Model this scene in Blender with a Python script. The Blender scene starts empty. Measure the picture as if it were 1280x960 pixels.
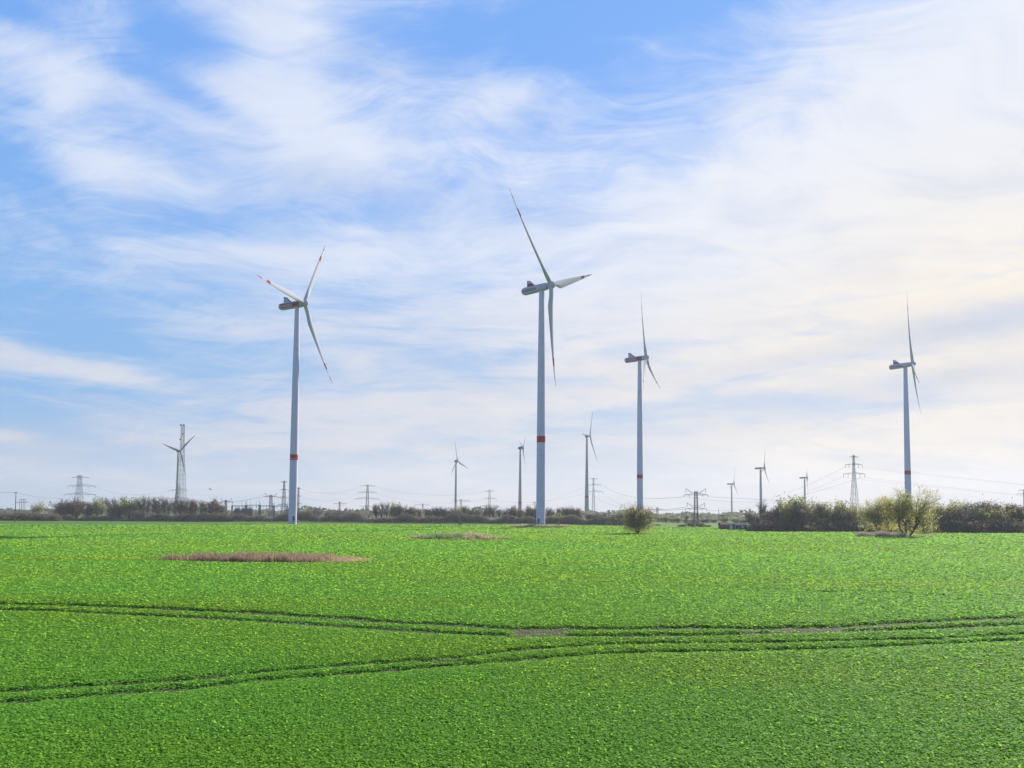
import bpy, math, random
import numpy as np
from mathutils import Vector, Matrix

random.seed(7)
rng = np.random.default_rng(11)
sc = bpy.context.scene
C = sc.collection
R = math.radians

# ------------------------------------------------------------------ camera, light, exposure
CAM_H = 7.0
F_PX = 960.0
PITCH = math.atan(0.055)
ROLL = 0.0066
CY = 589.0
cam_d = bpy.data.cameras.new('camera')
cam = bpy.data.objects.new('camera', cam_d)
C.objects.link(cam)
cam_d.sensor_width = 36.0
cam_d.lens = 36.0 * F_PX / 1280.0
cam_d.shift_y = (CY - 480.0) / 1280.0
cam_d.clip_end = 20000
cam_d.clip_start = 0.5
CM = Matrix.Rotation(math.pi / 2 + PITCH, 3, 'X') @ Matrix.Rotation(ROLL, 3, 'Z')
cam.matrix_world = Matrix.Translation((0, 0, CAM_H)) @ CM.to_4x4()
sc.camera = cam

SUN_AZ, SUN_EL = 36.5, 27.0          # degrees right of the viewing direction (+Y), above the horizon
sun_d = bpy.data.lights.new('sun', 'SUN')
sun_d.energy = 5.0
sun_d.angle = R(0.6)
sun_d.color = (1.0, 0.93, 0.80)
sun = bpy.data.objects.new('sun', sun_d)
C.objects.link(sun)
sdir = Vector((math.sin(R(SUN_AZ)) * math.cos(R(SUN_EL)), math.cos(R(SUN_AZ)) * math.cos(R(SUN_EL)), math.sin(R(SUN_EL))))
sun.rotation_euler = sdir.to_track_quat('Z', 'Y').to_euler()

sc.view_settings.view_transform = 'Standard'
sc.view_settings.look = 'None'
sc.view_settings.gamma = 1.0
sc.view_settings.use_curve_mapping = False
sc.view_settings.exposure = 0.8
sc.render.engine = 'CYCLES'
cy = sc.cycles
cy.max_bounces = 5
cy.diffuse_bounces = 2
cy.glossy_bounces = 2
cy.transmission_bounces = 3
cy.transparent_max_bounces = 6
cy.volume_bounces = 0
cy.use_denoising = True
cy.denoiser = 'OPENIMAGEDENOISE'
cy.denoising_input_passes = 'RGB_ALBEDO_NORMAL'
cy.denoising_prefilter = 'ACCURATE'
cy.use_adaptive_sampling = False
cy.sample_clamp_indirect = 4.0
sc.render.filter_size = 1.05


# ------------------------------------------------------------------ pixel rays (1280 x 960 photo pixels)
def ray(x, y):
    return CM @ Vector(((x - 640.0) / F_PX, (CY - y) / F_PX, -1.0))


def at(x, y, Y):
    d = ray(x, y)
    return Vector((0, 0, CAM_H)) + d * (Y / d.y)


def gnd(x, y):
    d = ray(x, y)
    return Vector((0, 0, CAM_H)) + d * (-CAM_H / d.z)


def azel(x, y):
    d = ray(x, y).normalized()
    return math.atan2(d.x, d.y), math.asin(d.z)


# ------------------------------------------------------------------ node helpers
class NT:
    def __init__(s, tree):
        s.t = tree
        s.n = tree.nodes
        s.l = tree.links

    def node(s, kind, **kw):
        n = s.n.new(kind)
        for k, v in kw.items():
            setattr(n, k, v)
        return n

    def put(s, sock, v):
        if isinstance(v, bpy.types.NodeSocket):
            s.l.new(v, sock)
        elif v is not None:
            sock.default_value = v

    def m(s, op, a, b=None, c=None, clamp=False):
        n = s.n.new('ShaderNodeMath')
        n.operation = op
        n.use_clamp = clamp
        s.put(n.inputs[0], a)
        if b is not None:
            s.put(n.inputs[1], b)
        if c is not None:
            s.put(n.inputs[2], c)
        return n.outputs[0]

    def comb(s, x, y, z):
        n = s.n.new('ShaderNodeCombineXYZ')
        s.put(n.inputs[0], x); s.put(n.inputs[1], y); s.put(n.inputs[2], z)
        return n.outputs[0]

    def noise(s, vec, scale, detail=5.0, rough=0.55, dist=0.0, dim='3D', lac=2.0):
        n = s.n.new('ShaderNodeTexNoise')
        n.noise_dimensions = dim
        s.put(n.inputs['Vector'], vec)
        n.inputs['Scale'].default_value = scale
        n.inputs['Detail'].default_value = detail
        n.inputs['Roughness'].default_value = rough
        n.inputs['Distortion'].default_value = dist
        n.inputs['Lacunarity'].default_value = lac
        return n.outputs['Fac']

    def mix(s, fac, a, b, blend='MIX'):
        n = s.n.new('ShaderNodeMix')
        n.data_type = 'RGBA'
        n.blend_type = blend
        s.put(n.inputs[0], fac)
        s.put(n.inputs[6], a)
        s.put(n.inputs[7], b)
        return n.outputs[2]

    def ramp(s, fac, stops):
        n = s.n.new('ShaderNodeValToRGB')
        s.put(n.inputs[0], fac)
        e = n.color_ramp.elements
        while len(e) < len(stops):
            e.new(0.5)
        for i, (p, c) in enumerate(stops):
            e[i].position = p
            e[i].color = c if len(c) == 4 else (*c, 1)
        return n.outputs[0]

    def smooth(s, v, a, b):
        n = s.n.new('ShaderNodeMapRange')
        n.interpolation_type = 'SMOOTHSTEP'
        s.put(n.inputs[0], v)
        n.inputs[1].default_value = a
        n.inputs[2].default_value = b
        return n.outputs[0]


def rgb(r, g, b):                    # sRGB 0..255 -> linear
    def f(c):
        c /= 255.0
        return c / 12.92 if c <= 0.04045 else ((c + 0.055) / 1.055) ** 2.4
    return (f(r), f(g), f(b), 1.0)


# ------------------------------------------------------------------ sky with cirrus
W = bpy.data.worlds.new('World')
sc.world = W
W.use_nodes = True
W.cycles.sampling_method = 'MANUAL'
W.cycles.sample_map_resolution = 512
w = NT(W.node_tree)
w.n.clear()
SKY_STR = 0.10
out = w.node('ShaderNodeOutputWorld')
bg = w.node('ShaderNodeBackground')
bg.inputs['Strength'].default_value = SKY_STR
w.l.new(bg.outputs[0], out.inputs[0])
sky = w.node('ShaderNodeTexSky', sky_type='NISHITA')
sky.sun_disc = False
sky.sun_elevation = R(SUN_EL)
sky.sun_rotation = R(SUN_AZ)
sky.altitude = 50
sky.air_density = 1.0
sky.dust_density = 0.4
sky.ozone_density = 2.0
tc = w.node('ShaderNodeTexCoord')
sep = w.node('ShaderNodeSeparateXYZ')
w.l.new(tc.outputs['Generated'], sep.inputs[0])
X, Yv, Z = sep.outputs
az = w.m('ARCTAN2', X, Yv)
el = w.m('ARCSINE', Z)


def blob(x, y, sx, sy, rot=0.0, amp=1.0):
    a0, e0 = azel(x, y)
    a1, e1 = azel(x + sx, y)
    a2, e2 = azel(x, y + sy)
    ra, re = abs(a1 - a0), abs(e2 - e0)
    da = w.m('SUBTRACT', az, a0)
    de = w.m('SUBTRACT', el, e0)
    c, s_ = math.cos(R(rot)), math.sin(R(rot))
    u = w.m('ADD', w.m('MULTIPLY', da, c / ra), w.m('MULTIPLY', de, s_ / ra))
    v = w.m('ADD', w.m('MULTIPLY', da, -s_ / re), w.m('MULTIPLY', de, c / re))
    r2 = w.m('ADD', w.m('MULTIPLY', u, u), w.m('MULTIPLY', v, v))
    g = w.m('POWER', math.e, w.m('MULTIPLY', r2, -1.0))
    return w.m('MULTIPLY', g, amp)


def total(items):
    s = None
    for b in items:
        g = blob(*b)
        s = g if s is None else w.m('ADD', s, g)
    return s


zc = w.m('ADD', w.m('MAXIMUM', Z, 0.0), 0.22)
px_, py_ = w.m('DIVIDE', X, zc), w.m('DIVIDE', Yv, zc)
plane = w.comb(px_, py_, 0.0)


def warped(vec, scale, amt, detail=3):
    n = w.node('ShaderNodeTexNoise')
    w.l.new(vec, n.inputs['Vector'])
    n.inputs['Scale'].default_value = scale
    n.inputs['Detail'].default_value = detail
    v = w.node('ShaderNodeVectorMath', operation='MULTIPLY_ADD')
    w.l.new(n.outputs['Color'], v.inputs[0])
    v.inputs[1].default_value = (amt, amt, 0.0)
    w.l.new(vec, v.inputs[2])
    return v.outputs[0]


def mapped(vec, rot, sx, sy):
    mp = w.node('ShaderNodeMapping')
    w.l.new(vec, mp.inputs[0])
    mp.inputs['Rotation'].default_value = (0, 0, R(rot))
    mp.inputs['Scale'].default_value = (sx, sy, 1)
    return mp.outputs[0]


wv = warped(plane, 1.3, 0.8)
streak = w.noise(mapped(wv, 22, 0.8, 1.7), 2.6, 9, 0.60, 0.4)
puff = w.noise(mapped(warped(plane, 2.2, 0.45), 20, 1.0, 1.5), 3.6, 10, 0.64, 0.5)
fibre = w.noise(mapped(wv, 30, 0.5, 2.6), 9.0, 8, 0.66, 0.9)
flat = warped(w.comb(w.m('MULTIPLY', az, 2.0), w.m('MULTIPLY', el, 13.0), 3.0), 1.2, 0.35)
bands = w.noise(flat, 1.9, 7, 0.58, 0.5)

cover = total([
    # cloud masses
    (60, 85, 105, 50, -14, 0.48), (350, 30, 65, 95, 14, 0.55), (320, 140, 110, 60, 0, 0.36), (120, 205, 90, 34, -5, 0.66),
    (430, 200, 190, 62, -10, 0.56), (620, 125, 75, 42, 25, 0.42), (520, 110, 90, 40, 0, 0.18), (1000, 250, 430, 150, 14, 0.70), (1230, 80, 230, 90, 12, 0.62),
    (960, 110, 120, 35, 14, 0.30), (1250, 330, 300, 160, 0, 0.55), (330, 320, 160, 36, 0, 0.42), (600, 330, 260, 60, 0, 0.24), (750, 450, 420, 70, 0, 0.24),
    (520, 560, 460, 40, 0, 0.15), (1100, 560, 320, 70, 0, 0.42), (120, 470, 150, 20, -8, 0.50), (200, 400, 160, 18, 4, 0.22), (200, 545, 120, 16, -6, 0.30), (10, 545, 40, 9, 0, 0.35),
    # gaps
    (235, 118, 90, 20, -12, -0.60), (225, 50, 60, 30, 0, -0.45), (15, 12, 60, 18, 0, -0.50), (565, 55, 90, 40, 0, -0.40),
    (770, 12, 200, 30, 0, -0.48), (690, 70, 70, 30, 0, -0.20), (20, 195, 55, 40, 0, -0.45), (40, 320, 90, 50, 0, -0.10),
    (240, 280, 90, 18, 5, -0.38), (70, 410, 130, 22, 0, -0.35), (30, 520, 100, 24, -5, -0.62), (470, 255, 40, 24, 0, -0.18),
    (880, 165, 80, 34, 20, -0.30), (560, 225, 40, 18, 0, -0.20), (640, 250, 60, 18, 0, -0.20), (100, 600, 200, 25, 0, -0.18), (850, 330, 70, 18, 0, -0.15),
])


def dev(n, a):
    return w.m('MULTIPLY', w.m('SUBTRACT', n, 0.5), a)


lowk = w.smooth(el, 0.46, 0.14)               # towards the horizon the layers are seen edge on
tex = w.m('ADD', dev(streak, 0.75), dev(puff, 1.30))
tex = w.m('ADD', tex, dev(fibre, 0.70))
tex = w.m('MULTIPLY', tex, w.m('MULTIPLY_ADD', lowk, -0.35, 1.0))
tex = w.m('ADD', tex, w.m('MULTIPLY', dev(bands, 2.7), lowk))
front = w.smooth(Yv, -0.35, 0.45)             # the veil thins out towards the clear sky behind the camera
dens = w.m('ADD', w.m('ADD', cover, w.m('MULTIPLY_ADD', front, 0.64, -0.28)), tex)
dens = w.smooth(dens, 0.0, 1.15)
# thicker parts are greyer
grey = total([(1220, 405, 170, 24, 5, 1.3), (1010, 505, 220, 22, 6, 0.8), (960, 455, 120, 14, 6, 0.5), (640, 480, 200, 16, 0, 0.4),
              (430, 235, 120, 24, -8, 0.35), (1190, 475, 120, 16, 5, 0.5), (760, 545, 200, 14, 0, 0.4)])
grey = w.m('MULTIPLY', grey, w.m('MULTIPLY_ADD', bands, 1.5, -0.05), clamp=True)
shade = w.noise(mapped(wv, 12, 0.9, 2.0), 3.1, 8, 0.6, 0.3)
shade = w.m('ADD', w.m('MULTIPLY', w.smooth(shade, 0.42, 0.70), w.m('MULTIPLY_ADD', lowk, -0.4, 0.75)), w.m('MULTIPLY', w.smooth(bands, 0.46, 0.66), w.m('MULTIPLY', lowk, 0.55)))
warm = total([(1260, 430, 560, 230, 0, 1.0), (900, 530, 480, 100, 0, 0.6), (520, 470, 340, 100, 0, 0.3)])
warm = w.m('MINIMUM', warm, 1.0)
k = 1.0 / SKY_STR
EXPC = 2 ** -0.8


def kc(c, f=1.0):
    return (c[0] * k * f, c[1] * k * f, c[2] * k * f, 1.0)


cc = w.mix(warm, kc(rgb(236, 241, 252), EXPC), kc(rgb(255, 244, 226), EXPC))
cs = w.mix(warm, kc(rgb(200, 213, 240), EXPC), kc(rgb(232, 227, 224), EXPC))
cc = w.mix(w.m('MULTIPLY', shade, 0.9, clamp=True), cc, cs)
cc = w.mix(w.m('MULTIPLY', grey, 0.9, clamp=True), cc, kc(rgb(192, 201, 220), EXPC))
side = w.smooth(az, -0.6, 0.40)
# clear sky, its glare round the sun held back by the veil of cirrus
clear = w.mix(1.0, sky.outputs[0], (0.76, 0.84, 1.08, 1), 'MULTIPLY')
clear = w.mix(w.m('MULTIPLY', front, 0.88), clear, kc(rgb(114, 172, 246), EXPC))
air = w.mix(side, kc(rgb(124, 180, 232), EXPC), kc(rgb(190, 205, 228), EXPC))
air0 = w.mix(side, kc(rgb(164, 190, 214), EXPC), kc(rgb(208, 212, 214), EXPC))
clear = w.mix(w.m('MULTIPLY', w.m('MULTIPLY', w.smooth(el, 0.52, 0.10), 0.95), front), clear, air)
clear = w.mix(w.m('MULTIPLY', w.smooth(el, 0.15, 0.0), front), clear, air0)
cc = w.mix(w.m('MULTIPLY', w.smooth(el, 0.34, 0.02), w.m('SUBTRACT', 0.9, w.m('MULTIPLY', warm, 0.8))), cc, kc(rgb(230, 219, 214), EXPC))
skycol = w.mix(w.m('MULTIPLY', dens, w.m('MULTIPLY_ADD', side, 0.15, 0.81)), clear, cc)
w.l.new(skycol, bg.inputs['Color'])


# ------------------------------------------------------------------ materials
def mat(name, col, rough=0.6, spec=0.3, var=0.0, scale=3.0, coord='Object', col2=None, bump=0.0, bscale=20.0, trans=0.0, metal=0.0, tint=None):
    m = bpy.data.materials.new(name)
    m.use_nodes = True
    t = NT(m.node_tree)
    p = t.n['Principled BSDF']
    p.inputs['Roughness'].default_value = rough
    p.inputs['Specular IOR Level'].default_value = spec
    p.inputs['Metallic'].default_value = metal
    tcd = t.node('ShaderNodeTexCoord')
    c1 = (*col[:3], 1.0)
    c2 = (*(col2 or tuple(v * (1 - var) for v in col[:3]))[:3], 1.0)
    f = t.noise(tcd.outputs[coord], scale, 5, 0.6)
    c = t.mix(t.smooth(f, 0.32, 0.68), c1, c2)
    if tint:
        a = t.node('ShaderNodeAttribute', attribute_name='tint')
        c = t.mix(a.outputs['Fac'], c, (*tint[:3], 1.0))
    t.put(p.inputs['Base Color'], c)
    if bump:
        b = t.node('ShaderNodeBump')
        b.inputs['Strength'].default_value = bump
        t.put(b.inputs['Height'], t.noise(tcd.outputs[coord], bscale, 4, 0.6))
        t.l.new(b.outputs[0], p.inputs['Normal'])
    if trans:
        tr = t.node('ShaderNodeBsdfTranslucent')
        hs = t.node('ShaderNodeHueSaturation')
        hs.inputs['Value'].default_value = 1.5
        hs.inputs['Hue'].default_value = 0.485
        t.put(hs.inputs['Color'], c)
        t.l.new(hs.outputs[0], tr.inputs['Color'])
        mx = t.node('ShaderNodeMixShader')
        mx.inputs[0].default_value = trans
        t.l.new(p.outputs[0], mx.inputs[1])
        t.l.new(tr.outputs[0], mx.inputs[2])
        t.l.new(mx.outputs[0], t.n['Material Output'].inputs['Surface'])
    return m


M = {}
M['tower'] = mat('painted_steel', (0.60, 0.555, 0.73), 0.85, 0.04, 0.07, 0.25)  # light grey paint with the bluish skylight put into its colour
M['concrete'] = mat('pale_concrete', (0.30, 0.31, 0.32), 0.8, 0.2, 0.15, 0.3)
M['farshade'] = mat('backlit_grey_paint', (0.24, 0.25, 0.28), 0.85, 0.08, 0.1, 0.3)  # light grey of the far turbines, darkened to carry their backlit shade
M['blade'] = mat('blade_gelcoat', (0.46, 0.46, 0.50), 0.9, 0.03, 0.05, 0.3)
M['red'] = mat('signal_red', (0.50, 0.035, 0.045), 0.85, 0.05, 0.2, 0.4)
M['orange'] = mat('signal_orange', (0.36, 0.06, 0.045), 0.9, 0.02, 0.15, 0.4)
M['maroon'] = mat('maroon_panel', (0.30, 0.02, 0.045), 0.7, 0.1, 0.2, 0.5)
M['nacelle'] = mat('nacelle_gelcoat', (0.47, 0.44, 0.58), 0.85, 0.05, 0.08, 0.4)
M['dark'] = mat('dark_grey_metal', (0.06, 0.065, 0.075), 0.6, 0.3, 0.3, 0.8)
M['navy'] = mat('navy_lettering', (0.012, 0.014, 0.06), 0.6, 0.2, 0.1, 1)
M['white'] = mat('white_lettering', (0.75, 0.70, 0.70), 0.6, 0.2, 0.05, 1)
M['galv'] = mat('galvanised_steel', (0.20, 0.25, 0.25), 0.6, 0.3, 0.3, 0.3, metal=0.0)
M['galvdark'] = mat('weathered_steel', (0.075, 0.09, 0.095), 0.6, 0.3, 0.3, 0.3)
M['mast'] = mat('light_galvanised_steel', (0.30, 0.36, 0.37), 0.6, 0.3, 0.2, 0.3)
M['wire'] = mat('aluminium_wire', (0.12, 0.125, 0.14), 0.9, 0.02, 0.1, 0.3)
M['wood'] = mat('weathered_timber', (0.13, 0.11, 0.09), 0.85, 0.1, 0.4, 1.5)
M['palewood'] = mat('pale_timber', (0.34, 0.32, 0.29), 0.85, 0.1, 0.3, 1.5)
M['bark'] = mat('bark', (0.085, 0.072, 0.065), 0.9, 0.1, 0.4, 2.0)
M['twig'] = mat('twigs', (0.23, 0.175, 0.155), 0.9, 0.1, 0.3, 0.4, tint=(0.20, 0.19, 0.13))
M['greentwig'] = mat('leafing_twigs', (0.19, 0.20, 0.14), 0.9, 0.1, 0.3, 0.4, tint=(0.15, 0.16, 0.13))
M['willowtwig'] = mat('willow_twigs', (0.26, 0.22, 0.10), 0.9, 0.1, 0.3, 0.4, tint=(0.17, 0.14, 0.09))
M['bud'] = mat('opening_buds', (0.20, 0.165, 0.11), 0.8, 0.1, 0, 0.15, col2=(0.15, 0.16, 0.09), trans=0.4, tint=(0.21, 0.15, 0.12))
M['fresh'] = mat('fresh_leaves', (0.36, 0.36, 0.10), 0.7, 0.2, 0, 0.6, col2=(0.29, 0.32, 0.09), trans=0.5, tint=(0.40, 0.36, 0.10))
M['green'] = mat('spring_leaves', (0.19, 0.25, 0.12), 0.8, 0.1, 0, 0.15, col2=(0.21, 0.23, 0.11), trans=0.5, tint=(0.25, 0.27, 0.11))
M['evergreen'] = mat('dark_leaves', (0.075, 0.105, 0.07), 0.7, 0.2, 0, 0.5, col2=(0.09, 0.11, 0.07), trans=0.4, tint=(0.13, 0.13, 0.085))
M['rust'] = mat('reddish_young_leaves', (0.20, 0.125, 0.07), 0.8, 0.1, 0, 0.2, col2=(0.16, 0.14, 0.07), trans=0.45, tint=(0.15, 0.15, 0.06))
M['reed'] = mat('dry_reed', (0.26, 0.195, 0.135), 0.9, 0.1, 0, 0.6, col2=(0.19, 0.145, 0.105), trans=0.4, tint=(0.52, 0.40, 0.22))
M['palereed'] = mat('bleached_reed', (0.30, 0.27, 0.22), 0.9, 0.1, 0, 0.6, col2=(0.23, 0.21, 0.18), trans=0.4, tint=(0.40, 0.34, 0.26))
M['tussock'] = mat('rough_grass', (0.30, 0.29, 0.16), 0.9, 0.1, 0, 0.4, col2=(0.38, 0.31, 0.20), trans=0.5, tint=(0.17, 0.26, 0.10))
M['brick'] = mat('red_brick', (0.25, 0.10, 0.075), 0.9, 0.1, 0.4, 2)
M['tile'] = mat('brown_tile', (0.15, 0.085, 0.06), 0.85, 0.1, 0.4, 1)
M['bluegrey'] = mat('blue_grey_cladding', (0.085, 0.10, 0.135), 0.9, 0.03, 0.2, 1)
M['plaster'] = mat('pale_render', (0.50, 0.52, 0.55), 0.8, 0.1, 0.1, 1)
M['bird'] = mat('black_feathers', (0.02, 0.02, 0.025), 0.7, 0.2, 0.2, 5)
M['mound'] = mat('mound_turf', (0.13, 0.15, 0.06), 0.9, 0.1, 0, 0.3, col2=(0.17, 0.13, 0.08))


# ------------------------------------------------------------------ mesh helpers
class MB:
    def __init__(s):
        s.v = []; s.f = []; s.mi = []

    def add(s, vs, fs, mi=0):
        o = len(s.v)
        s.v.extend([tuple(p) for p in vs])
        s.f.extend([tuple(i + o for i in f) for f in fs])
        s.mi.extend([mi] * len(fs))

    def bar(s, a, b, r0, r1=None, n=4, mi=0, cap=True):
        a, b = Vector(a), Vector(b)
        r1 = r0 if r1 is None else r1
        d = b - a
        if d.length < 1e-6:
            return
        d.normalize()
        u = d.orthogonal().normalized()
        v = d.cross(u)
        vs = []
        for c, r in ((a, r0), (b, r1)):
            for i in range(n):
                t = 2 * math.pi * (i + 0.5) / n
                vs.append(c + u * (r * math.cos(t)) + v * (r * math.sin(t)))
        fs = [(i, (i + 1) % n, n + (i + 1) % n, n + i) for i in range(n)]
        if cap:
            fs += [tuple(range(n))[::-1], tuple(range(n, 2 * n))]
        s.add(vs, fs, mi)

    def box(s, c, d, mi=0, mtx=None):
        x, y, z = d[0] / 2, d[1] / 2, d[2] / 2
        vs = [Vector((i * x, j * y, q * z)) for q in (-1, 1) for j in (-1, 1) for i in (-1, 1)]
        if mtx is not None:
            vs = [mtx @ p for p in vs]
        vs = [p + Vector(c) for p in vs]
        s.add(vs, [(0, 2, 3, 1), (4, 5, 7, 6), (0, 1, 5, 4), (2, 6, 7, 3), (0, 4, 6, 2), (1, 3, 7, 5)], mi)

    def rings(s, rings, mi=0, cap=True, mis=None):
        o = len(s.v)
        n = len(rings[0])
        for r in rings:
            s.v.extend([tuple(p) for p in r])
        for i in range(len(rings) - 1):
            for j in range(n):
                s.f.append((o + i * n + j, o + i * n + (j + 1) % n, o + (i + 1) * n + (j + 1) % n, o + (i + 1) * n + j))
                s.mi.append(mis[i] if mis else mi)
        if cap:
            s.f.append(tuple(o + j for j in range(n))[::-1]); s.mi.append(mis[0] if mis else mi)
            s.f.append(tuple(o + (len(rings) - 1) * n + j for j in range(n))); s.mi.append(mis[-1] if mis else mi)

    def lathe(s, prof, n=24, mi=0, mis=None):
        s.rings([[Vector((r * math.cos(2 * math.pi * i / n), r * math.sin(2 * math.pi * i / n), z)) for i in range(n)] for r, z in prof], mi, True, mis)

    def mesh(s, name, mats, smooth=False):
        me = bpy.data.meshes.new(name)
        me.from_pydata(s.v, [], s.f)
        for m in (mats if isinstance(mats, (list, tuple)) else [mats]):
            me.materials.append(m)
        if any(s.mi):
            me.polygons.foreach_set('material_index', s.mi)
        if smooth:
            me.polygons.foreach_set('use_smooth', [True] * len(me.polygons))
            try:
                me.set_sharp_from_angle(angle=R(40))
            except Exception:
                pass
        me.update()
        return me

    def build(s, name, mats, parent=None, smooth=False):
        return link(name, s.mesh(name, mats, smooth), parent)


def link(name, me, parent=None):
    o = bpy.data.objects.new(name, me)
    C.objects.link(o)
    if parent is not None:
        o.parent = parent
    return o


def np_mesh(name, verts, faces, m, tint=None, smooth=False):
    """verts (n,3), faces (k,4) or (k,3) arrays -> mesh"""
    me = bpy.data.meshes.new(name)
    nf, q = faces.shape
    me.vertices.add(len(verts))
    me.vertices.foreach_set('co', np.ascontiguousarray(verts, dtype=np.float32).ravel())
    me.loops.add(nf * q)
    me.loops.foreach_set('vertex_index', np.ascontiguousarray(faces, dtype=np.int32).ravel())
    me.polygons.add(nf)
    me.polygons.foreach_set('loop_start', np.arange(nf, dtype=np.int32) * q)
    try:
        me.polygons.foreach_set('loop_total', np.full(nf, q, dtype=np.int32))
    except Exception:
        pass
    if smooth:
        me.polygons.foreach_set('use_smooth', np.ones(nf, dtype=bool))
    if tint is not None:
        a = me.attributes.new('tint', 'FLOAT', 'FACE')
        a.data.foreach_set('value', np.ascontiguousarray(tint, dtype=np.float32))
    me.materials.append(m)
    me.update(calc_edges=True)
    me.validate()
    return me


def tag(o, label=None, cat=None, group=None, kind=None):
    if label: o['label'] = label
    if cat: o['category'] = cat
    if group: o['group'] = group
    if kind: o['kind'] = kind
    return o


def empty(name, loc, rz=0.0):
    o = bpy.data.objects.new(name, None)
    C.objects.link(o)
    o.location = loc
    o.rotation_euler = (0, 0, rz)
    o.empty_display_size = 1.0
    return o


def copy_tree(o, parent=None):
    c = o.copy()
    C.objects.link(c)
    if parent is not None:
        c.parent = parent
    for ch in list(o.children):
        copy_tree(ch, c)
    return c


def quads(cent, size, normal_bias=(0, 0, 0), aspect=1.0, seed=0, flat=0.0):
    """random small leaf faces; cent (n,3), size (n,) -> verts, faces"""
    g = np.random.default_rng(seed)
    n = len(cent)
    nr = g.normal(size=(n, 3)) + np.array(normal_bias)
    nr /= np.linalg.norm(nr, axis=1, keepdims=True) + 1e-9
    t = g.normal(size=(n, 3))
    u = np.cross(nr, t)
    u /= np.linalg.norm(u, axis=1, keepdims=True) + 1e-9
    v = np.cross(nr, u)
    s = np.asarray(size).reshape(-1, 1) * 0.5
    su, sv = u * s * aspect, v * s
    V = np.stack([cent - su, cent - sv * 0.9 + su * 0.15, cent + su, cent + sv * 0.9 + su * 0.15], 1).reshape(-1, 3)
    Fc = np.arange(n * 4).reshape(-1, 4)
    return V, Fc


# ------------------------------------------------------------------ ground
def hgt(x, y):
    x = np.asarray(x, float); y = np.asarray(y, float)
    d = np.sqrt(x * x + y * y)
    a = np.clip((d - 60) / 80, 0, 1) * np.clip((1200 - d) / 600, 0, 1)
    return a * (0.22 * np.sin(y / 15.0 + 0.9 * np.sin(x / 70.0)) + 0.20 * np.sin(y / 31.0 - x / 95.0 + 1.1) + 0.10 * np.sin(x / 22.0 + y / 60.0))


def H(x, y):
    return float(hgt(x, y))


# ruts of the tramlines, photo pixels -> points on the field
RUTS_PX = [
    [(-60, 754), (0, 756.5), (60, 757), (160, 760), (250, 764), (320, 767), (430, 774), (480, 778), (560, 782), (640, 786.5), (760, 787.5), (880, 786), (960, 787), (1045, 785), (1150, 779), (1280, 772.5), (1340, 770)],
    [(-60, 760), (0, 763.5), (60, 764), (160, 769), (250, 773), (320, 776.5), (430, 784), (540, 791), (640, 795.5), (700, 795), (780, 796), (880, 795), (960, 792), (1060, 790), (1190, 786), (1280, 781), (1340, 778)],
    [(-60, 870), (0, 865), (60, 861), (110, 858), (180, 854), (260, 848), (320, 841), (420, 833), (520, 826), (580, 821.5), (640, 814), (700, 809.5), (760, 806), (830, 804.5), (880, 804.5), (960, 804), (1000, 803), (1080, 801), (1160, 799.5), (1230, 796), (1280, 793), (1340, 789)],
    [(-60, 882), (0, 878), (60, 875), (100, 871), (160, 866), (240, 861), (330, 850), (390, 846), (460, 841), (560, 833), (640, 826.5), (700, 821.5), (760, 817.5), (830, 815.5), (900, 815), (960, 813.5), (1040, 811.5), (1080, 810), (1160, 806), (1240, 802.5), (1280, 800.5), (1340, 797)],
]
RUTS = []
for pl in RUTS_PX:
    pts = np.array([tuple(gnd(x, y))[:2] for x, y in pl])
    RUTS.append(pts)
# faint old wheel marks farther out
FAINT_PX = [[(335, 727), (400, 726), (450, 724.5), (500, 722), (560, 718)], [(480, 726), (540, 727)],
            [(1000, 742), (1060, 740), (1130, 742), (1200, 746), (1280, 745)], [(880, 734), (960, 737), (1080, 743), (1180, 747)],
            [(590, 712), (660, 708), (720, 706)], [(690, 700), (730, 701), (800, 698)], [(780, 703), (840, 697), (800, 694)],
            [(360, 676), (400, 673), (430, 671)], [(0, 684), (100, 683), (200, 682)], [(0, 715), (120, 714), (240, 716)]]
FAINT = [np.array([tuple(gnd(x, y))[:2] for x, y in pl]) for pl in FAINT_PX]
# bare soil spots (photo pixel, half width in metres along x, depth)
BARE = [(672, 791, 1.7, 1.5), (1020, 788, 1.9, 1.0), (1158, 800, 1.2, 0.5), (615, 795, 1.2, 0.45), (545, 827, 1.1, 0.55), (20, 878, 1.0, 0.35), (105, 858, 0.7, 0.35), (560, 833, 0.6, 0.35), (885, 786, 2.2, 0.7)]
BARE = [(*tuple(gnd(x, y))[:2], a, b) for x, y, a, b in BARE]


def seg_dist(px, py, pts):
    d = np.full(px.shape, 1e9)
    for (x0, y0), (x1, y1) in zip(pts[:-1], pts[1:]):
        dx, dy = x1 - x0, y1 - y0
        t = np.clip(((px - x0) * dx + (py - y0) * dy) / (dx * dx + dy * dy + 1e-9), 0, 1)
        d = np.minimum(d, np.hypot(px - x0 - t * dx, py - y0 - t * dy))
    return d


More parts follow.
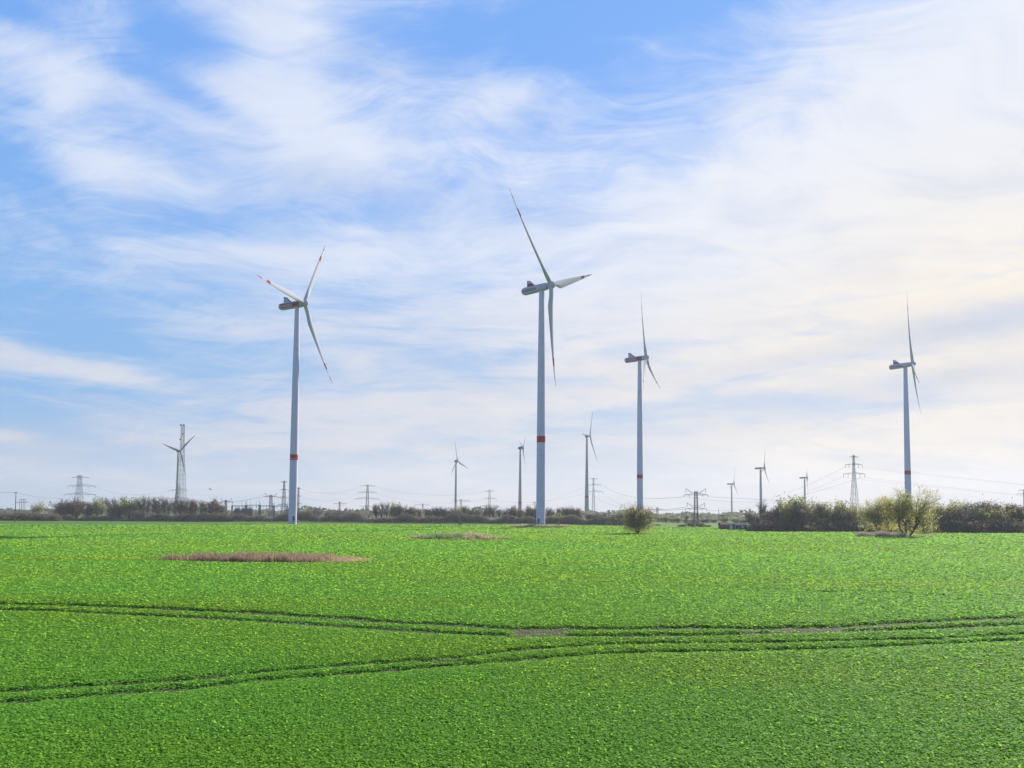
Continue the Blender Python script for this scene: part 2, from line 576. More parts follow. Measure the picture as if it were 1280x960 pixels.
def rut_amount(px, py):
    """1 in a wheel rut or bare spot, 0 in the crop"""
    wob = 0.08 * np.sin(px * 3.1 + py * 1.7) + 0.06 * np.sin(px * 7.3 - py * 2.9)
    r = np.zeros(px.shape)
    for pts, hw in zip(RUTS, (0.90, 0.80, 0.50, 0.50)):
        d = seg_dist(px, py, pts) + wob
        r = np.maximum(r, np.clip((hw * (1 + 0.15 * np.sin(px * 0.9 + hw * 40) + 0.08 * np.sin(px * 2.3)) - d) / 0.30, 0, 1))
    for (x, y, a, b) in BARE:
        q = np.sqrt(((px - x) / a) ** 2 + ((py - y) / b) ** 2) + wob * 1.5
        r = np.maximum(r, np.clip((1.15 - q) / 0.3, 0, 1))
    return r


def axis(lo, hi, step, far, grow=1.22):
    a = list(np.arange(lo, hi + 1e-6, step))
    s = step; x = hi
    while x < far:
        s *= grow; x += s; a.append(x)
    s = step; x = lo
    left = []
    while x > -far:
        s *= grow; x -= s; left.append(x)
    return np.array(left[::-1] + a)


gx = axis(-42, 42, 0.22, 3900)
gy = axis(14, 66, 0.22, 3900)
GX, GY = np.meshgrid(gx, gy)
ra = rut_amount(GX, GY)
GZ = hgt(GX, GY) - 0.07 * ra + 0.015 * np.sin(GX * 5.1) * np.sin(GY * 4.3)
V = np.stack([GX.ravel(), GY.ravel(), GZ.ravel()], 1)
nx, ny = len(gx), len(gy)
ii = (np.arange(ny - 1)[:, None] * nx + np.arange(nx - 1)[None, :]).ravel()
Fg = np.stack([ii, ii + 1, ii + nx + 1, ii + nx], 1)
gm = bpy.data.materials.new('field_soil')
gm.use_nodes = True
t = NT(gm.node_tree)
pb = t.n['Principled BSDF']
pb.inputs['Roughness'].default_value = 0.95
pb.inputs['Specular IOR Level'].default_value = 0.1
tcd = t.node('ShaderNodeTexCoord')
P = tcd.outputs['Object']
sp = t.node('ShaderNodeSeparateXYZ')
t.l.new(P, sp.inputs[0])
soil = t.mix(t.noise(P, 6.0, 6, 0.65), (0.045, 0.036, 0.028, 1), (0.12, 0.095, 0.075, 1))
moss = t.mix(t.noise(P, 0.8, 6, 0.65), (0.075, 0.17, 0.024, 1), (0.11, 0.215, 0.03, 1))
fargreen = t.mix(t.noise(t.comb(t.m('MULTIPLY', sp.outputs[0], 0.02), t.m('MULTIPLY', sp.outputs[1], 0.06), 0.0), 1.0, 6, 0.6), (0.06, 0.14, 0.02, 1), (0.10, 0.18, 0.02, 1))
dist = t.m('SQRT', t.m('ADD', t.m('MULTIPLY', sp.outputs[0], sp.outputs[0]), t.m('MULTIPLY', sp.outputs[1], sp.outputs[1])))
c = t.mix(t.smooth(dist, 120, 260), moss, fargreen)
at_ = t.node('ShaderNodeAttribute', attribute_name='rut')
c = t.mix(at_.outputs['Fac'], c, soil)
t.put(pb.inputs['Base Color'], c)
bmp = t.node('ShaderNodeBump')
bmp.inputs['Strength'].default_value = 0.6
bmp.inputs['Distance'].default_value = 0.05
t.put(bmp.inputs['Height'], t.noise(P, 9.0, 6, 0.7))
t.l.new(bmp.outputs[0], pb.inputs['Normal'])
me = np_mesh('ground', V, Fg, gm, smooth=True)
a = me.attributes.new('rut', 'FLOAT', 'POINT')
a.data.foreach_set('value', ra.ravel().astype(np.float32))
ground = tag(link('ground', me), kind='structure')

# reed beds and mounds that interrupt the crop: (centre px, half width m, half depth m)
REED = (*tuple(gnd(346, 700.5))[:2], 14.0, 4.6)
TUSS = (*tuple(gnd(572, 675.5))[:2], 12.5, 6.0)
T2XY = (14.3, 379.5)
TREEXY = tuple(gnd(1120, 671.5))[:2]


def in_patch(x, y, p, k=1.0):
    return ((x - p[0]) / (p[2] * k)) ** 2 + ((y - p[1]) / (p[3] * k)) ** 2


# ------------------------------------------------------------------ crop (uncountable: one object)
def crop():
    g = np.random.default_rng(5)
    xs, ys, ss = [], [], []
    edges = [17, 22, 27, 33, 40, 50, 62, 78, 98, 125, 160, 205, 260, 330, 420]
    for r0, r1 in zip(edges[:-1], edges[1:]):
        rm = 0.5 * (r0 + r1)
        s = 0.088 * max(1.0, rm / 27.0) ** 0.88
        lai = 3.6 if rm < 30 else max(1.1, 3.6 * (30 / rm) ** 0.5)
        half = R(38)
        area = half * (r1 * r1 - r0 * r0) + 0
        n = int(area * lai / (s * s * 0.50))
        rr = np.sqrt(g.uniform(r0 * r0, r1 * r1, n))
        th = g.uniform(-half, half, n)
        xs.append(rr * np.sin(th)); ys.append(rr * np.cos(th)); ss.append(np.full(n, s))
    x, y, s = np.concatenate(xs), np.concatenate(ys), np.concatenate(ss)
    keep = np.ones(len(x), bool)
    near = y < 70
    ram = np.zeros(len(x))
    ram[near] = rut_amount(x[near], y[near])
    keep &= g.uniform(size=len(x)) > ram * 0.86
    # thin strip between the two wheel marks of the upper tramline
    ni = np.where(near & (x < 6))[0]
    mid_line = 0.5 * (np.column_stack([np.interp(np.linspace(-30, 8, 30), RUTS[0][:, 0], RUTS[0][:, 1])]) + np.column_stack([np.interp(np.linspace(-30, 8, 30), RUTS[1][:, 0], RUTS[1][:, 1])]))
    dm = seg_dist(x[ni], y[ni], np.column_stack([np.linspace(-30, 8, 30), mid_line[:, 0]]))
    keep[ni[(dm < 0.7) & (g.uniform(size=len(ni)) < 0.5 * np.clip((6 - x[ni]) / 20, 0, 1))]] = False
    for pts in FAINT:
        m = (np.abs(x - pts[:, 0].mean()) < np.ptp(pts[:, 0]) / 2 + 5) & (np.abs(y - pts[:, 1].mean()) < np.ptp(pts[:, 1]) / 2 + 5)
        idx = np.where(m)[0]
        d = seg_dist(x[idx], y[idx], pts)
        wdt = 0.30 + 0.004 * y[idx]
        keep[idx[(d < wdt) & (g.uniform(size=len(idx)) < 0.75)]] = False
    keep &= in_patch(x, y + 0.8, REED, 1.05) > 1
    keep &= in_patch(x, y, TUSS, 0.9) > 1
    keep &= ((x - T2XY[0]) / 15) ** 2 + ((y - T2XY[1]) / 11) ** 2 > 1
    keep &= ((x - TREEXY[0]) / 11) ** 2 + ((y - TREEXY[1]) / 6) ** 2 > 1
    # patchy stand: plants in clumps
    cl = 0.5 + 0.5 * np.sin(x * 2.3 + 1.3 * np.sin(y * 1.9)) * np.sin(y * 2.7 + 1.1 * np.sin(x * 1.7))
    keep &= g.uniform(size=len(x)) < 0.72 + 0.5 * cl
    x, y, s, ram = x[keep], y[keep], s[keep], ram[keep]
    n = len(x)
    patch = 0.5 + 0.25 * np.sin(x / 9.0 + 0.7 * np.sin(y / 13.0)) + 0.25 * np.sin(y / 11.0 - x / 17.0)
    lush = 0.13 + 0.11 * patch
    z = hgt(x, y) + g.uniform(0.06, 1.0, n) ** 0.7 * lush + 0.25 * (s - 0.088) * g.uniform(0, 1, n)
    z -= (z - hgt(x, y)) * 0.85 * ram + 0.06 * ram
    # plants next to the wheel marks stay lower
    ni = np.where(y < 70)[0]
    sh = np.full(len(ni), 1e9)
    for pts in RUTS:
        sh = np.minimum(sh, seg_dist(x[ni], y[ni], pts))
    gz = hgt(x[ni], y[ni])
    z[ni] = gz + (z[ni] - gz) * (0.45 + 0.55 * np.clip((sh - 0.4) / 1.5, 0, 1))
    cent = np.stack([x, y, z], 1)
    size = s * (1 - 0.35 * ram) * g.uniform(0.6, 1.2, n)
    Vq, Fq = quads(cent, size, (0, 0, 3.6), 1.35, seed=9)
    tint = np.clip(g.normal(0.42, 0.10, n), 0, 1)
    m = bpy.data.materials.new('crop_leaves')
    m.use_nodes = True
    t = NT(m.node_tree)
    p = t.n['Principled BSDF']
    p.inputs['Roughness'].default_value = 0.75
    p.inputs['Specular IOR Level'].default_value = 0.12
    tcd = t.node('ShaderNodeTexCoord')
    sp = t.node('ShaderNodeSeparateXYZ')
    t.l.new(tcd.outputs['Object'], sp.inputs[0])
    big = t.noise(t.comb(t.m('MULTIPLY', sp.outputs[0], 0.012), t.m('MULTIPLY', sp.outputs[1], 0.035), 0.0), 1.0, 5, 0.6, 0.4)
    mid = t.noise(tcd.outputs['Object'], 0.35, 5, 0.6)
    a = t.node('ShaderNodeAttribute', attribute_name='tint')
    base = t.mix(a.outputs['Fac'], (0.148, 0.362, 0.042, 1), (0.185, 0.405, 0.050, 1))
    base = t.mix(t.m('MULTIPLY', t.smooth(mid, 0.45, 0.75), 0.45), base, (0.120, 0.315, 0.044, 1))
    base = t.mix(t.m('MULTIPLY', t.smooth(big, 0.42, 0.68), 0.75), base, (0.220, 0.355, 0.030, 1))
    t.put(p.inputs['Base Color'], base)
    tr = t.node('ShaderNodeBsdfTranslucent')
    hs = t.node('ShaderNodeHueSaturation')
    hs.inputs['Value'].default_value = 1.7
    hs.inputs['Hue'].default_value = 0.485
    t.put(hs.inputs['Color'], base)
    t.l.new(hs.outputs[0], tr.inputs['Color'])
    mx = t.node('ShaderNodeMixShader')
    mx.inputs[0].default_value = 0.48
    t.l.new(p.outputs[0], mx.inputs[1]); t.l.new(tr.outputs[0], mx.inputs[2])
    t.l.new(mx.outputs[0], t.n['Material Output'].inputs['Surface'])
    me = np_mesh('crop', Vq, Fq, m, tint)
    open('/tmp/w/n.txt','w').write(str(n)) if 0 else None
    o = link('crop', me)
    tag(o, 'low bright green crop covering the whole field up to the hedges', 'crop', kind='stuff')


crop()


def blades_patch(name, xy, zz, h, wd, m, label, cat, seed, lean=0.25, tintfun=None):
    g = np.random.default_rng(seed)
    n = len(xy)
    base = np.column_stack([xy, zz])
    ang = g.uniform(0, 2 * math.pi, n)
    u = np.column_stack([np.cos(ang), np.sin(ang), np.zeros(n)]) * (wd * 0.5)[:, None]
    tip = base + np.column_stack([g.normal(0, lean, n) * h, g.normal(0, lean, n) * h, h])
    mid = base + (tip - base) * 0.55 + np.column_stack([np.zeros(n), np.zeros(n), 0.06 * h])
    Vv = np.stack([base - u, base + u, mid + u * 0.8, mid - u * 0.8, tip + u * 0.3, tip - u * 0.3], 1).reshape(-1, 3)
    k = np.arange(n)[:, None] * 6
    Fv = np.concatenate([k + np.array([[0, 1, 2, 3]]), k + np.array([[3, 2, 4, 5]])])
    tn = g.uniform(0, 1, n)
    if tintfun is not None:
        tn = tintfun(xy, tn)
    me = np_mesh(name, Vv, Fv, m, np.concatenate([tn, tn]))
    return tag(link(name, me), label, cat, kind='stuff')


def patch_points(p, n, seed, wob=0.15):
    g = np.random.default_rng(seed)
    th = g.uniform(0, 2 * math.pi, n)
    rr = np.sqrt(g.uniform(0, 1, n))
    rim = 1 + wob * np.sin(3 * th + seed) + wob * 0.6 * np.sin(7 * th + 2 * seed)
    return np.column_stack([p[0] + p[2] * rr * rim * np.cos(th), p[1] + p[3] * rr * rim * np.sin(th)])


# dry reed bed in the middle of the field
g0 = np.random.default_rng(21)
xy = patch_points(REED, 13000, 4, 0.17)
zz = hgt(xy[:, 0], xy[:, 1])
f = (xy[:, 0] - REED[0]) / REED[2]
clump = 0.5 + 0.25 * np.sin(xy[:, 0] * 1.1 + 1.7 * np.sin(xy[:, 1] * 0.9)) + 0.25 * np.sin(xy[:, 0] * 2.7 + xy[:, 1] * 1.9)
hh = 0.85 * np.clip(1.25 - 0.30 * f - 0.25 * f * f, 0.35, 2) * g0.uniform(0.5, 1.15, len(xy)) * (0.55 + 0.65 * clump)
hh = np.where((f > 0.55), hh * 0.75, hh)
blades_patch('reed_bed', xy, zz - 0.03, hh, np.full(len(xy), 0.05), M['reed'], 'brown dry reed bed lying like an island in the green field', 'reed bed', 31, 0.16,
             lambda q, tn: np.clip(tn ** 2 * 0.6 + np.clip((q[:, 0] - REED[0]) / REED[2] - 0.45, 0, 1) * 1.6, 0, 1))
# bare dark earth around the reeds
mb = MB()
n = 48
pts = []
for i in range(n):
    th = 2 * math.pi * i / n
    k_ = 1.10 + 0.06 * math.sin(3 * th + 4) + 0.03 * math.sin(9 * th)
    x_, y_ = REED[0] + REED[2] * k_ * math.cos(th), REED[1] + REED[3] * k_ * math.sin(th)
    pts.append((x_, y_, H(x_, y_) + 0.02))
mb.add([(REED[0], REED[1], H(REED[0], REED[1]) + 0.03)] + pts, [(0, 1 + i, 1 + (i + 1) % n) for i in range(n)])
M['mud'] = mat('damp_earth', (0.06, 0.048, 0.035), 0.95, 0.1, 0.5, 1.0)
tag(mb.build('ground_mud', M['mud']), kind='structure')

# low tussocky rise behind it
xy = patch_points(TUSS, 9000, 6, 0.14)
f = in_patch(xy[:, 0], xy[:, 1], TUSS)
g1 = np.random.default_rng(8)
hh = (0.9 + 1.3 * np.clip(1 - f, 0, 1)) * g1.uniform(0.4, 1.1, len(xy)) * (0.7 + 0.4 * np.sin(xy[:, 0] * 1.3) * np.sin(xy[:, 1]))
blades_patch('tussock_patch', xy, hgt(xy[:, 0], xy[:, 1]) - 0.03, hh, np.full(len(xy), 0.12), M['tussock'], 'patch of rough pale grass tussocks in the field before the tallest turbine', 'rough grass', 33, 0.35,
             lambda q, tn: np.clip(np.where(np.abs((q[:, 0] - TUSS[0]) / TUSS[2] + 0.25) < 0.42, 0.6 + 0.4 * tn, tn * 0.3), 0, 1))


# ------------------------------------------------------------------ wind turbines
def blade_mesh(L, chord=4.0, root_r=1.05, prebend=0.04, twist0=14, pitch=2, stripes=True, nseg=26, segn=12):
    mb = MB()
    rings, mis = [], []
    stops = sorted(set([i / nseg for i in range(nseg + 1)] + ([0.72, 0.80, 0.90] if stripes else [])))
    for s in stops:
        r = s * L
        if s < 0.05:
            c, th, k_ = 2 * root_r, 2 * root_r, 0.0
        elif s < 0.22:
            k_ = (s - 0.05) / 0.17
            k_ = k_ * k_ * (3 - 2 * k_)
            c = 2 * root_r + (chord - 2 * root_r) * k_
            th = 2 * root_r + (chord * 0.30 - 2 * root_r) * k_
        else:
            q = (s - 0.22) / 0.78
            k_ = 1.0
            c = chord * (1 - q) ** 0.85 * 0.92 + chord * 0.08 * (1 - q ** 6)
            c = max(c, 0.30)
            th = c * (0.30 - 0.16 * q)
        tw = R(pitch + twist0 * (1 - s) ** 2.2)
        x0 = L * prebend * s ** 2.0
        ring = []
        for i in range(segn):
            a = 2 * math.pi * i / segn
            yy = math.cos(a) * c / 2
            xx = math.sin(a) * th / 2
            # taper the trailing edge (+y here) of the aerofoil
            if k_ > 0 and yy > 0:
                xx *= 1 - 0.75 * k_ * (yy / (c / 2)) ** 1.2
            yy += k_ * c * 0.20
            ring.append(Vector((x0 + xx * math.cos(tw) - yy * math.sin(tw), xx * math.sin(tw) + yy * math.cos(tw), r)))
        rings.append(ring)
        sm = s + 0.001
        mis.append(1 if stripes and (0.72 <= sm < 0.80 or sm >= 0.90) else 0)
    mb.rings(rings, 0, True, mis[:-1])
    return mb


def rounded_section(hw, hh, n=20, p=3.2):
    pts = []
    for i in range(n):
        a = 2 * math.pi * i / n
        ca, sa = math.cos(a), math.sin(a)
        pts.append((hw * math.copysign(abs(ca) ** (2 / p), ca), hh * math.copysign(abs(sa) ** (2 / p), sa)))
    return pts


TILT = 0.087


def text_mesh(txt, size):
    cu = bpy.data.curves.new('lettering', 'FONT')
    cu.body = txt
    cu.size = size
    cu.extrude = 0.02
    cu.align_x = 'CENTER'
    cu.align_y = 'CENTER'
    ob = bpy.data.objects.new('lettering', cu)
    me = bpy.data.meshes.new_from_object(ob)
    bpy.data.objects.remove(ob)
    bpy.data.curves.remove(cu)
    return me


def tower_prof(kind, rb, rt, Ht):
    if kind == 'steel':
        return [(rb, -0.3), (rb, Ht * 0.12), (rb * 0.92 + rt * 0.08, Ht * 0.35), (rb * 0.55 + rt * 0.45, Ht * 0.7), (rt, Ht)]
    return [(rb, -0.3), (rb * 0.80 + rt * 0.2, Ht * 0.14), (rb * 0.52 + rt * 0.48, Ht * 0.38), (rb * 0.22 + rt * 0.78, Ht * 0.7), (rt, Ht)]


def prof_r(pr, z):
    for (r0, z0), (r1, z1) in zip(pr[:-1], pr[1:]):
        if z0 <= z <= z1:
            return r0 + (r1 - r0) * (z - z0) / (z1 - z0)
    return pr[-1][0]


def turbine(label, x, y, Hh, Rr, yaw, ph, over, style, rb, rt, kind='steel', band=None, group='wind turbines', big=True, chord=4.0, cone=0.04, sc_n=1.0, tow='tower'):
    z0 = H(x, y)
    root = empty('wind_turbine', (x, y, z0), -R(yaw))
    tag(root, label, 'wind turbine', group)
    top = Hh - 1.85 * sc_n
    pr = tower_prof(kind, rb, rt, top)
    tw = MB()
    tw.lathe(pr, 32)
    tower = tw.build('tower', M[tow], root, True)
    if band:
        zb, tb = band
        b = MB()
        b.lathe([(prof_r(pr, zb - tb / 2) + 0.03, zb - tb / 2), (prof_r(pr, zb + tb / 2) + 0.03, zb + tb / 2)], 32)
        b.build('warning_band', M['red'], tower, True)
    if big:
        for q in (0.09, 0.30, 0.56, 0.80):
            b = MB()
            zq = top * q
            rq = prof_r(pr, zq) + 0.035
            b.lathe([(rq, zq - 0.12), (rq, zq + 0.12)], 32)
            b.build('flange', M['nacelle'], tower, True)
        # door and steel stair on the camera side of the foot
        Rz = Matrix.Rotation(R(yaw), 3, 'Z')
        d = MB()
        sgn = 1 if x < 0 else -1
        ang = R(-60) if x < 0 else R(-120)
        dirv = Rz @ Vector((math.cos(ang), math.sin(ang), 0))
        side = Rz @ Vector((-math.sin(ang), math.cos(ang), 0))
        mt = Matrix((side, dirv, (0, 0, 1))).transposed()
        d.box(dirv * (rb + 0.02) + Vector((0, 0, 3.3)), (1.0, 0.12, 2.2), 0, mt)
        d.build('door', M['dark'], tower)
        stt = MB()
        tdir = side * (1 if x < 0 else -1)
        land = dirv * (rb + 0.8) + Vector((0, 0, 2.15))
        stt.box(land, (1.5, 1.4, 0.1), 0, mt)
        for sg in (-0.55, 0.55):
            a_ = land + dirv * sg + tdir * 0.7
            e_ = a_ + tdir * 3.4 - Vector((0, 0, 2.25))
            stt.bar(a_, e_, 0.09)
            stt.bar(a_ + Vector((0, 0, 1.05)), e_ + Vector((0, 0, 1.05)), 0.05)
            stt.bar(e_, e_ + Vector((0, 0, 1.05)), 0.05)
            stt.bar(a_, a_ + Vector((0, 0, 1.05)), 0.05)
            stt.bar(land + dirv * sg - tdir * 0.7, land + dirv * sg - tdir * 0.7 - Vector((0, 0, 2.2)), 0.07)
        for i in range(10):
            pp = land + tdir * (0.7 + 3.4 * (i + 0.5) / 10) - Vector((0, 0, 2.25 * (i + 0.5) / 10))
            stt.box(pp, (0.3, 1.1, 0.05), 0, mt)
        stt.build('stair', M['mast'], root)
        ft = MB()
        ft.lathe([(rb + 1.3, -0.4), (rb + 1.2, 0.12), (rb + 0.2, 0.16)], 32)
        ft.build('foundation_ring', M['concrete'], root)
    # nacelle, tilted with the rotor shaft
    Ty = Matrix.Rotation(-(0.03 if style == 'box' else TILT), 3, 'Y')
    hubz = Vector((0, 0, Hh))
    def T(p):
        return hubz + Ty @ Vector(p)
    s_ = sc_n
    nc = MB()
    if style in ('red', 'grey'):
        xs = [(-10.9, 0.45), (-10.7, 0.72), (-10.2, 0.90), (-9.3, 0.99), (-6, 1.0), (-1, 1.0), (2.2, 0.94), (3.1, 0.88)]
        nc.rings([[T((q * s_, a * (0.55 + 0.45 * k_), b * k_ - 0.02)) for a, b in rounded_section(1.75 * s_, 1.82 * s_)] for q, k_ in xs])
    elif style == 'egg':
        xs = [(-3.6, 0.2), (-3.2, 0.55), (-2.2, 0.85), (-0.8, 1.0), (0.8, 1.0), (2.2, 0.92), (2.9, 0.85)]
        nc.rings([[T((q * s_, a * k_, b * k_)) for a, b in rounded_section(2.3 * s_, 2.3 * s_, 20, 2)] for q, k_ in xs])
    else:
        xs = [(-8.6, 0.70), (-8.3, 0.92), (-7, 1.0), (0, 1.0), (2.4, 0.95), (3.0, 0.85)]
        nc.rings([[T((q * s_, a * k_, b * k_)) for a, b in rounded_section(1.5 * s_, 1.45 * s_)] for q, k_ in xs])
    nac = nc.build('nacelle', M['nacelle'] if big else M['dark'], root, True)
    if style in ('red', 'grey'):
        fn = MB()
        prof = [(-8.0, 1.6), (-2.9, 1.6), (-4.8, 3.3), (-6.0, 4.7), (-7.2, 5.1), (-7.9, 5.2)]
        for sy in (1,):
            vs = [T((a_, -0.35, b_)) for a_, b_ in prof] + [T((a_, 0.35, b_)) for a_, b_ in prof]
            nP = len(prof)
            fn.add(vs, [tuple(range(nP)), tuple(range(nP, 2 * nP))[::-1]] + [(i, i + nP, (i + 1) % nP + nP, (i + 1) % nP) for i in range(nP)])
        fin = fn.build('fin', M['dark'] if style == 'red' else M['nacelle'], nac)
        # coloured field on the fin, both faces
        fp = MB()
        pr2 = [(-7.75, 1.75), (-4.0, 1.75), (-5.2, 3.35), (-7.75, 3.35)] if style == 'grey' else [(-7.6, 1.9), (-4.4, 1.9), (-6.0, 4.0), (-7.6, 4.6)]
        for y0 in (-0.38, 0.38):
            vs = [T((a_, y0, b_)) for a_, b_ in pr2] + [T((a_, y0 * 0.9, b_)) for a_, b_ in pr2]
            fp.add(vs, [(0, 1, 2, 3), (7, 6, 5, 4)] + [(i, i + 4, (i + 1) % 4 + 4, (i + 1) % 4) for i in range(4)])
        fp.build('fin_panel', M['maroon'] if style == 'grey' else M['nacelle'], nac)
        if style == 'red':
            sp_ = MB()
            for y0 in (-1.77, 1.77):
                sp_.box(T((-3.9, y0, -0.25)), (11.6, 0.05, 2.3), 0, Ty)
            sp_.build('side_panel', M['maroon'], nac)
        for y0, fl in ((-1.83, 0), (1.83, 1)):
            tm = text_mesh('NORDEX', 2.0)
            Rt = Matrix.Rotation(math.pi / 2, 3, 'X')
            if fl:
                Rt = Matrix.Rotation(math.pi, 3, 'Z') @ Rt
            mt = Matrix.Translation(T((-6.4, y0, -0.45))) @ (Ty @ Rt).to_4x4()
            tm.transform(mt)
            tm.materials.clear()
            tm.materials.append(M['white'] if style == 'red' else M['navy'])
            link('lettering', tm, nac)
        vn = MB()
        vn.bar(T((-9.6, 0.5, 1.7)), T((-9.6, 0.5, 3.0)), 0.06)
        vn.bar(T((-9.9, 0.5, 2.9)), T((-9.3, 0.5, 2.9)), 0.05)
        vn.build('wind_vane', M['dark'], nac)
    # hub and spinner
    hb = MB()
    prf = [(1.45, -2.0), (1.75, -1.2), (1.9, 0.0), (1.75, 1.0), (1.2, 1.75), (0.5, 2.1), (0.1, 2.2)]
    hubc = T((over, 0, 0))
    ax = Ty @ Vector((1, 0, 0))
    u = Vector((0, 1, 0))
    v = Ty @ Vector((0, 0, 1))
    hb.rings([[hubc + ax * (z_ * s_) + u * (r_ * s_ * math.cos(2 * math.pi * i / 20)) + v * (r_ * s_ * math.sin(2 * math.pi * i / 20)) for i in range(20)] for r_, z_ in prf])
    hb.build('hub', M['nacelle'], root, True)
    bm_ = blade_mesh(Rr - 1.2 * s_, chord, 1.05 * s_, cone, stripes=big or Rr > 35)
    for kq in range(3):
        a_ = R(ph) + kq * 2 * math.pi / 3
        rad = u * math.cos(a_) + v * math.sin(a_)
        tan = ax.cross(rad)
        mt = Matrix((ax, -tan, rad)).transposed()
        b2 = MB()
        b2.v = [tuple(hubc + rad * (1.2 * s_) + mt @ Vector(p)) for p in bm_.v]
        b2.f = [f_[::-1] for f_ in bm_.f]
        b2.mi = bm_.mi
        b2.build('blade', [M['blade' if big else 'farshade'], M['orange']], root, True)
    return root


turbine('left turbine with a dark red nacelle side and a blade raised to the left', -117.9, 414.1, 120, 47.3, 15.2, 59.1, 4.4, 'red', 2.15, 1.25, band=(36.2, 3.0), chord=3.9)
turbine('nearest and tallest turbine, grey nacelle with dark red fin, on a grassy mound', 14.3, 379.5, 120, 53.5, 29.2, 141.1, 5.3, 'grey', 2.2, 1.3, band=(43.5, 3.2), chord=4.2)
turbine('turbine with dark red nacelle rising behind the round willow bush', 92.1, 552.0, 120, 46.8, 20.0, 99.4, 4.7, 'red', 2.2, 1.3, band=(34.3, 3.0), chord=3.9)
turbine('right turbine with grey nacelle rising behind the big willow group', 293.6, 569.0, 120, 57.5, 28.0, 84.0, 4.9, 'grey', 2.2, 1.3, band=(39.5, 3.0), chord=4.0)
FARG = 'distant wind turbines'
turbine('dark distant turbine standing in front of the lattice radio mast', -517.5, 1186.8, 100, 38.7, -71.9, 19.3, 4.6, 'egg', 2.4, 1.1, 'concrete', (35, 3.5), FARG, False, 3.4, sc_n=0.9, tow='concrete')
turbine('distant turbine with an egg-shaped nacelle, first one left of the tallest tower', -100.5, 1375, 100, 39.0, 26.0, 101.6, 3.2, 'egg', 2.0, 1.1, 'steel', None, FARG, False, 3.0, sc_n=1.0, tow='farshade')
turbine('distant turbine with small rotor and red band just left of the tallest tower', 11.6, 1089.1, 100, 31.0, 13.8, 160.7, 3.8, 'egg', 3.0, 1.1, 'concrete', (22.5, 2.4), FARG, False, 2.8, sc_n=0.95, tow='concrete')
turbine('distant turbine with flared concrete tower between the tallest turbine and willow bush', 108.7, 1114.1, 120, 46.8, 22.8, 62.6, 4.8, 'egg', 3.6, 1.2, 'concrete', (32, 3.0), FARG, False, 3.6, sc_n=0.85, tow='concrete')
turbine('smallest looking box-nacelle turbine above the brick shed', 589.8, 2061, 90, 46.0, 33.6, 76.0, 6.2, 'box', 2.3, 1.5, 'steel', None, FARG, False, 3.4, sc_n=1.4, tow='farshade')
turbine('middle box-nacelle turbine at the left end of the right wood', 440.3, 1358.3, 90, 41.3, 30.2, 78.2, 6.6, 'box', 2.3, 1.4, 'steel', None, FARG, False, 3.2, sc_n=1.12, tow='farshade')
turbine('box-nacelle turbine rising over the right wood next to a tall pylon', 645.6, 1692.7, 90, 40.0, 20.7, 166.1, 5.0, 'box', 2.2, 1.4, 'steel', None, FARG, False, 3.2, sc_n=1.25, tow='farshade')

# grassy mound round the foot of the nearest turbine
mb = MB()
rings = []
for k_, z_ in ((1.0, -0.05), (0.93, 0.45), (0.8, 0.75), (0.55, 0.85), (0.2, 0.85)):
    rings.append([Vector((14.3 + 15 * k_ * math.cos(2 * math.pi * i / 40) * (1 + 0.05 * math.sin(5 * i)), 379.5 + 10 * k_ * math.sin(2 * math.pi * i / 40), H(14.3, 379.5) + z_ * (0.9 + 0.15 * math.sin(i * 1.7)))) for i in range(40)])
mb.rings(rings)
tag(mb.build('ground_mound', M['mound'], None, True), kind='structure')
th = rng.uniform(0, 2 * math.pi, 3500)
rr = np.sqrt(rng.uniform(0.35, 1.05, 3500))
xy = np.column_stack([14.3 + 14.6 * rr * np.cos(th), 379.5 + 9.6 * rr * np.sin(th)])
xy = xy[(np.hypot(xy[:, 0] - 14.3, xy[:, 1] - 379.5) > 4)]
n_ = len(xy)
ff = np.hypot((xy[:, 0] - 14.3) / 15, (xy[:, 1] - 379.5) / 10)
blades_patch('mound_grass', xy, H(14.3, 379.5) + 0.8 * np.clip(1.1 - ff, 0, 0.9) - 0.05, rng.uniform(0.4, 1.5, n_), np.full(n_, 0.2), M['tussock'], 'rough grass on the mound at the foot of the tallest turbine', 'rough grass', 35, 0.35)


# ------------------------------------------------------------------ pylons
def lattice(mb, levels, r, sub=True):
    """levels: [(z, half width)], square lattice body with X bracing"""
    for (z0, w0), (z1, w1) in zip(levels[:-1], levels[1:]):
        c0 = [Vector((sx * w0, sy * w0, z0)) for sx, sy in ((-1, -1), (1, -1), (1, 1), (-1, 1))]
        c1 = [Vector((sx * w1, sy * w1, z1)) for sx, sy in ((-1, -1), (1, -1), (1, 1), (-1, 1))]
        for i in range(4):
            j = (i + 1) % 4
            mb.bar(c0[i], c1[i], r, cap=False)
            mb.bar(c0[i], c1[j], r * 0.6, n=3, cap=False)
            mb.bar(c0[j], c1[i], r * 0.6, n=3, cap=False)
            mb.bar(c1[i], c1[j], r * 0.7, n=3, cap=False)


def split_levels(levels, k_):
    o = []
    for (z0, w0), (z1, w1) in zip(levels[:-1], levels[1:]):
        n = max(1, int(round((z1 - z0) / k_)))
        for i in range(n):
            o.append((z0 + (z1 - z0) * i / n, w0 + (w1 - w0) * i / n))
    o.append(levels[-1])
    return o


PYLONS = {}


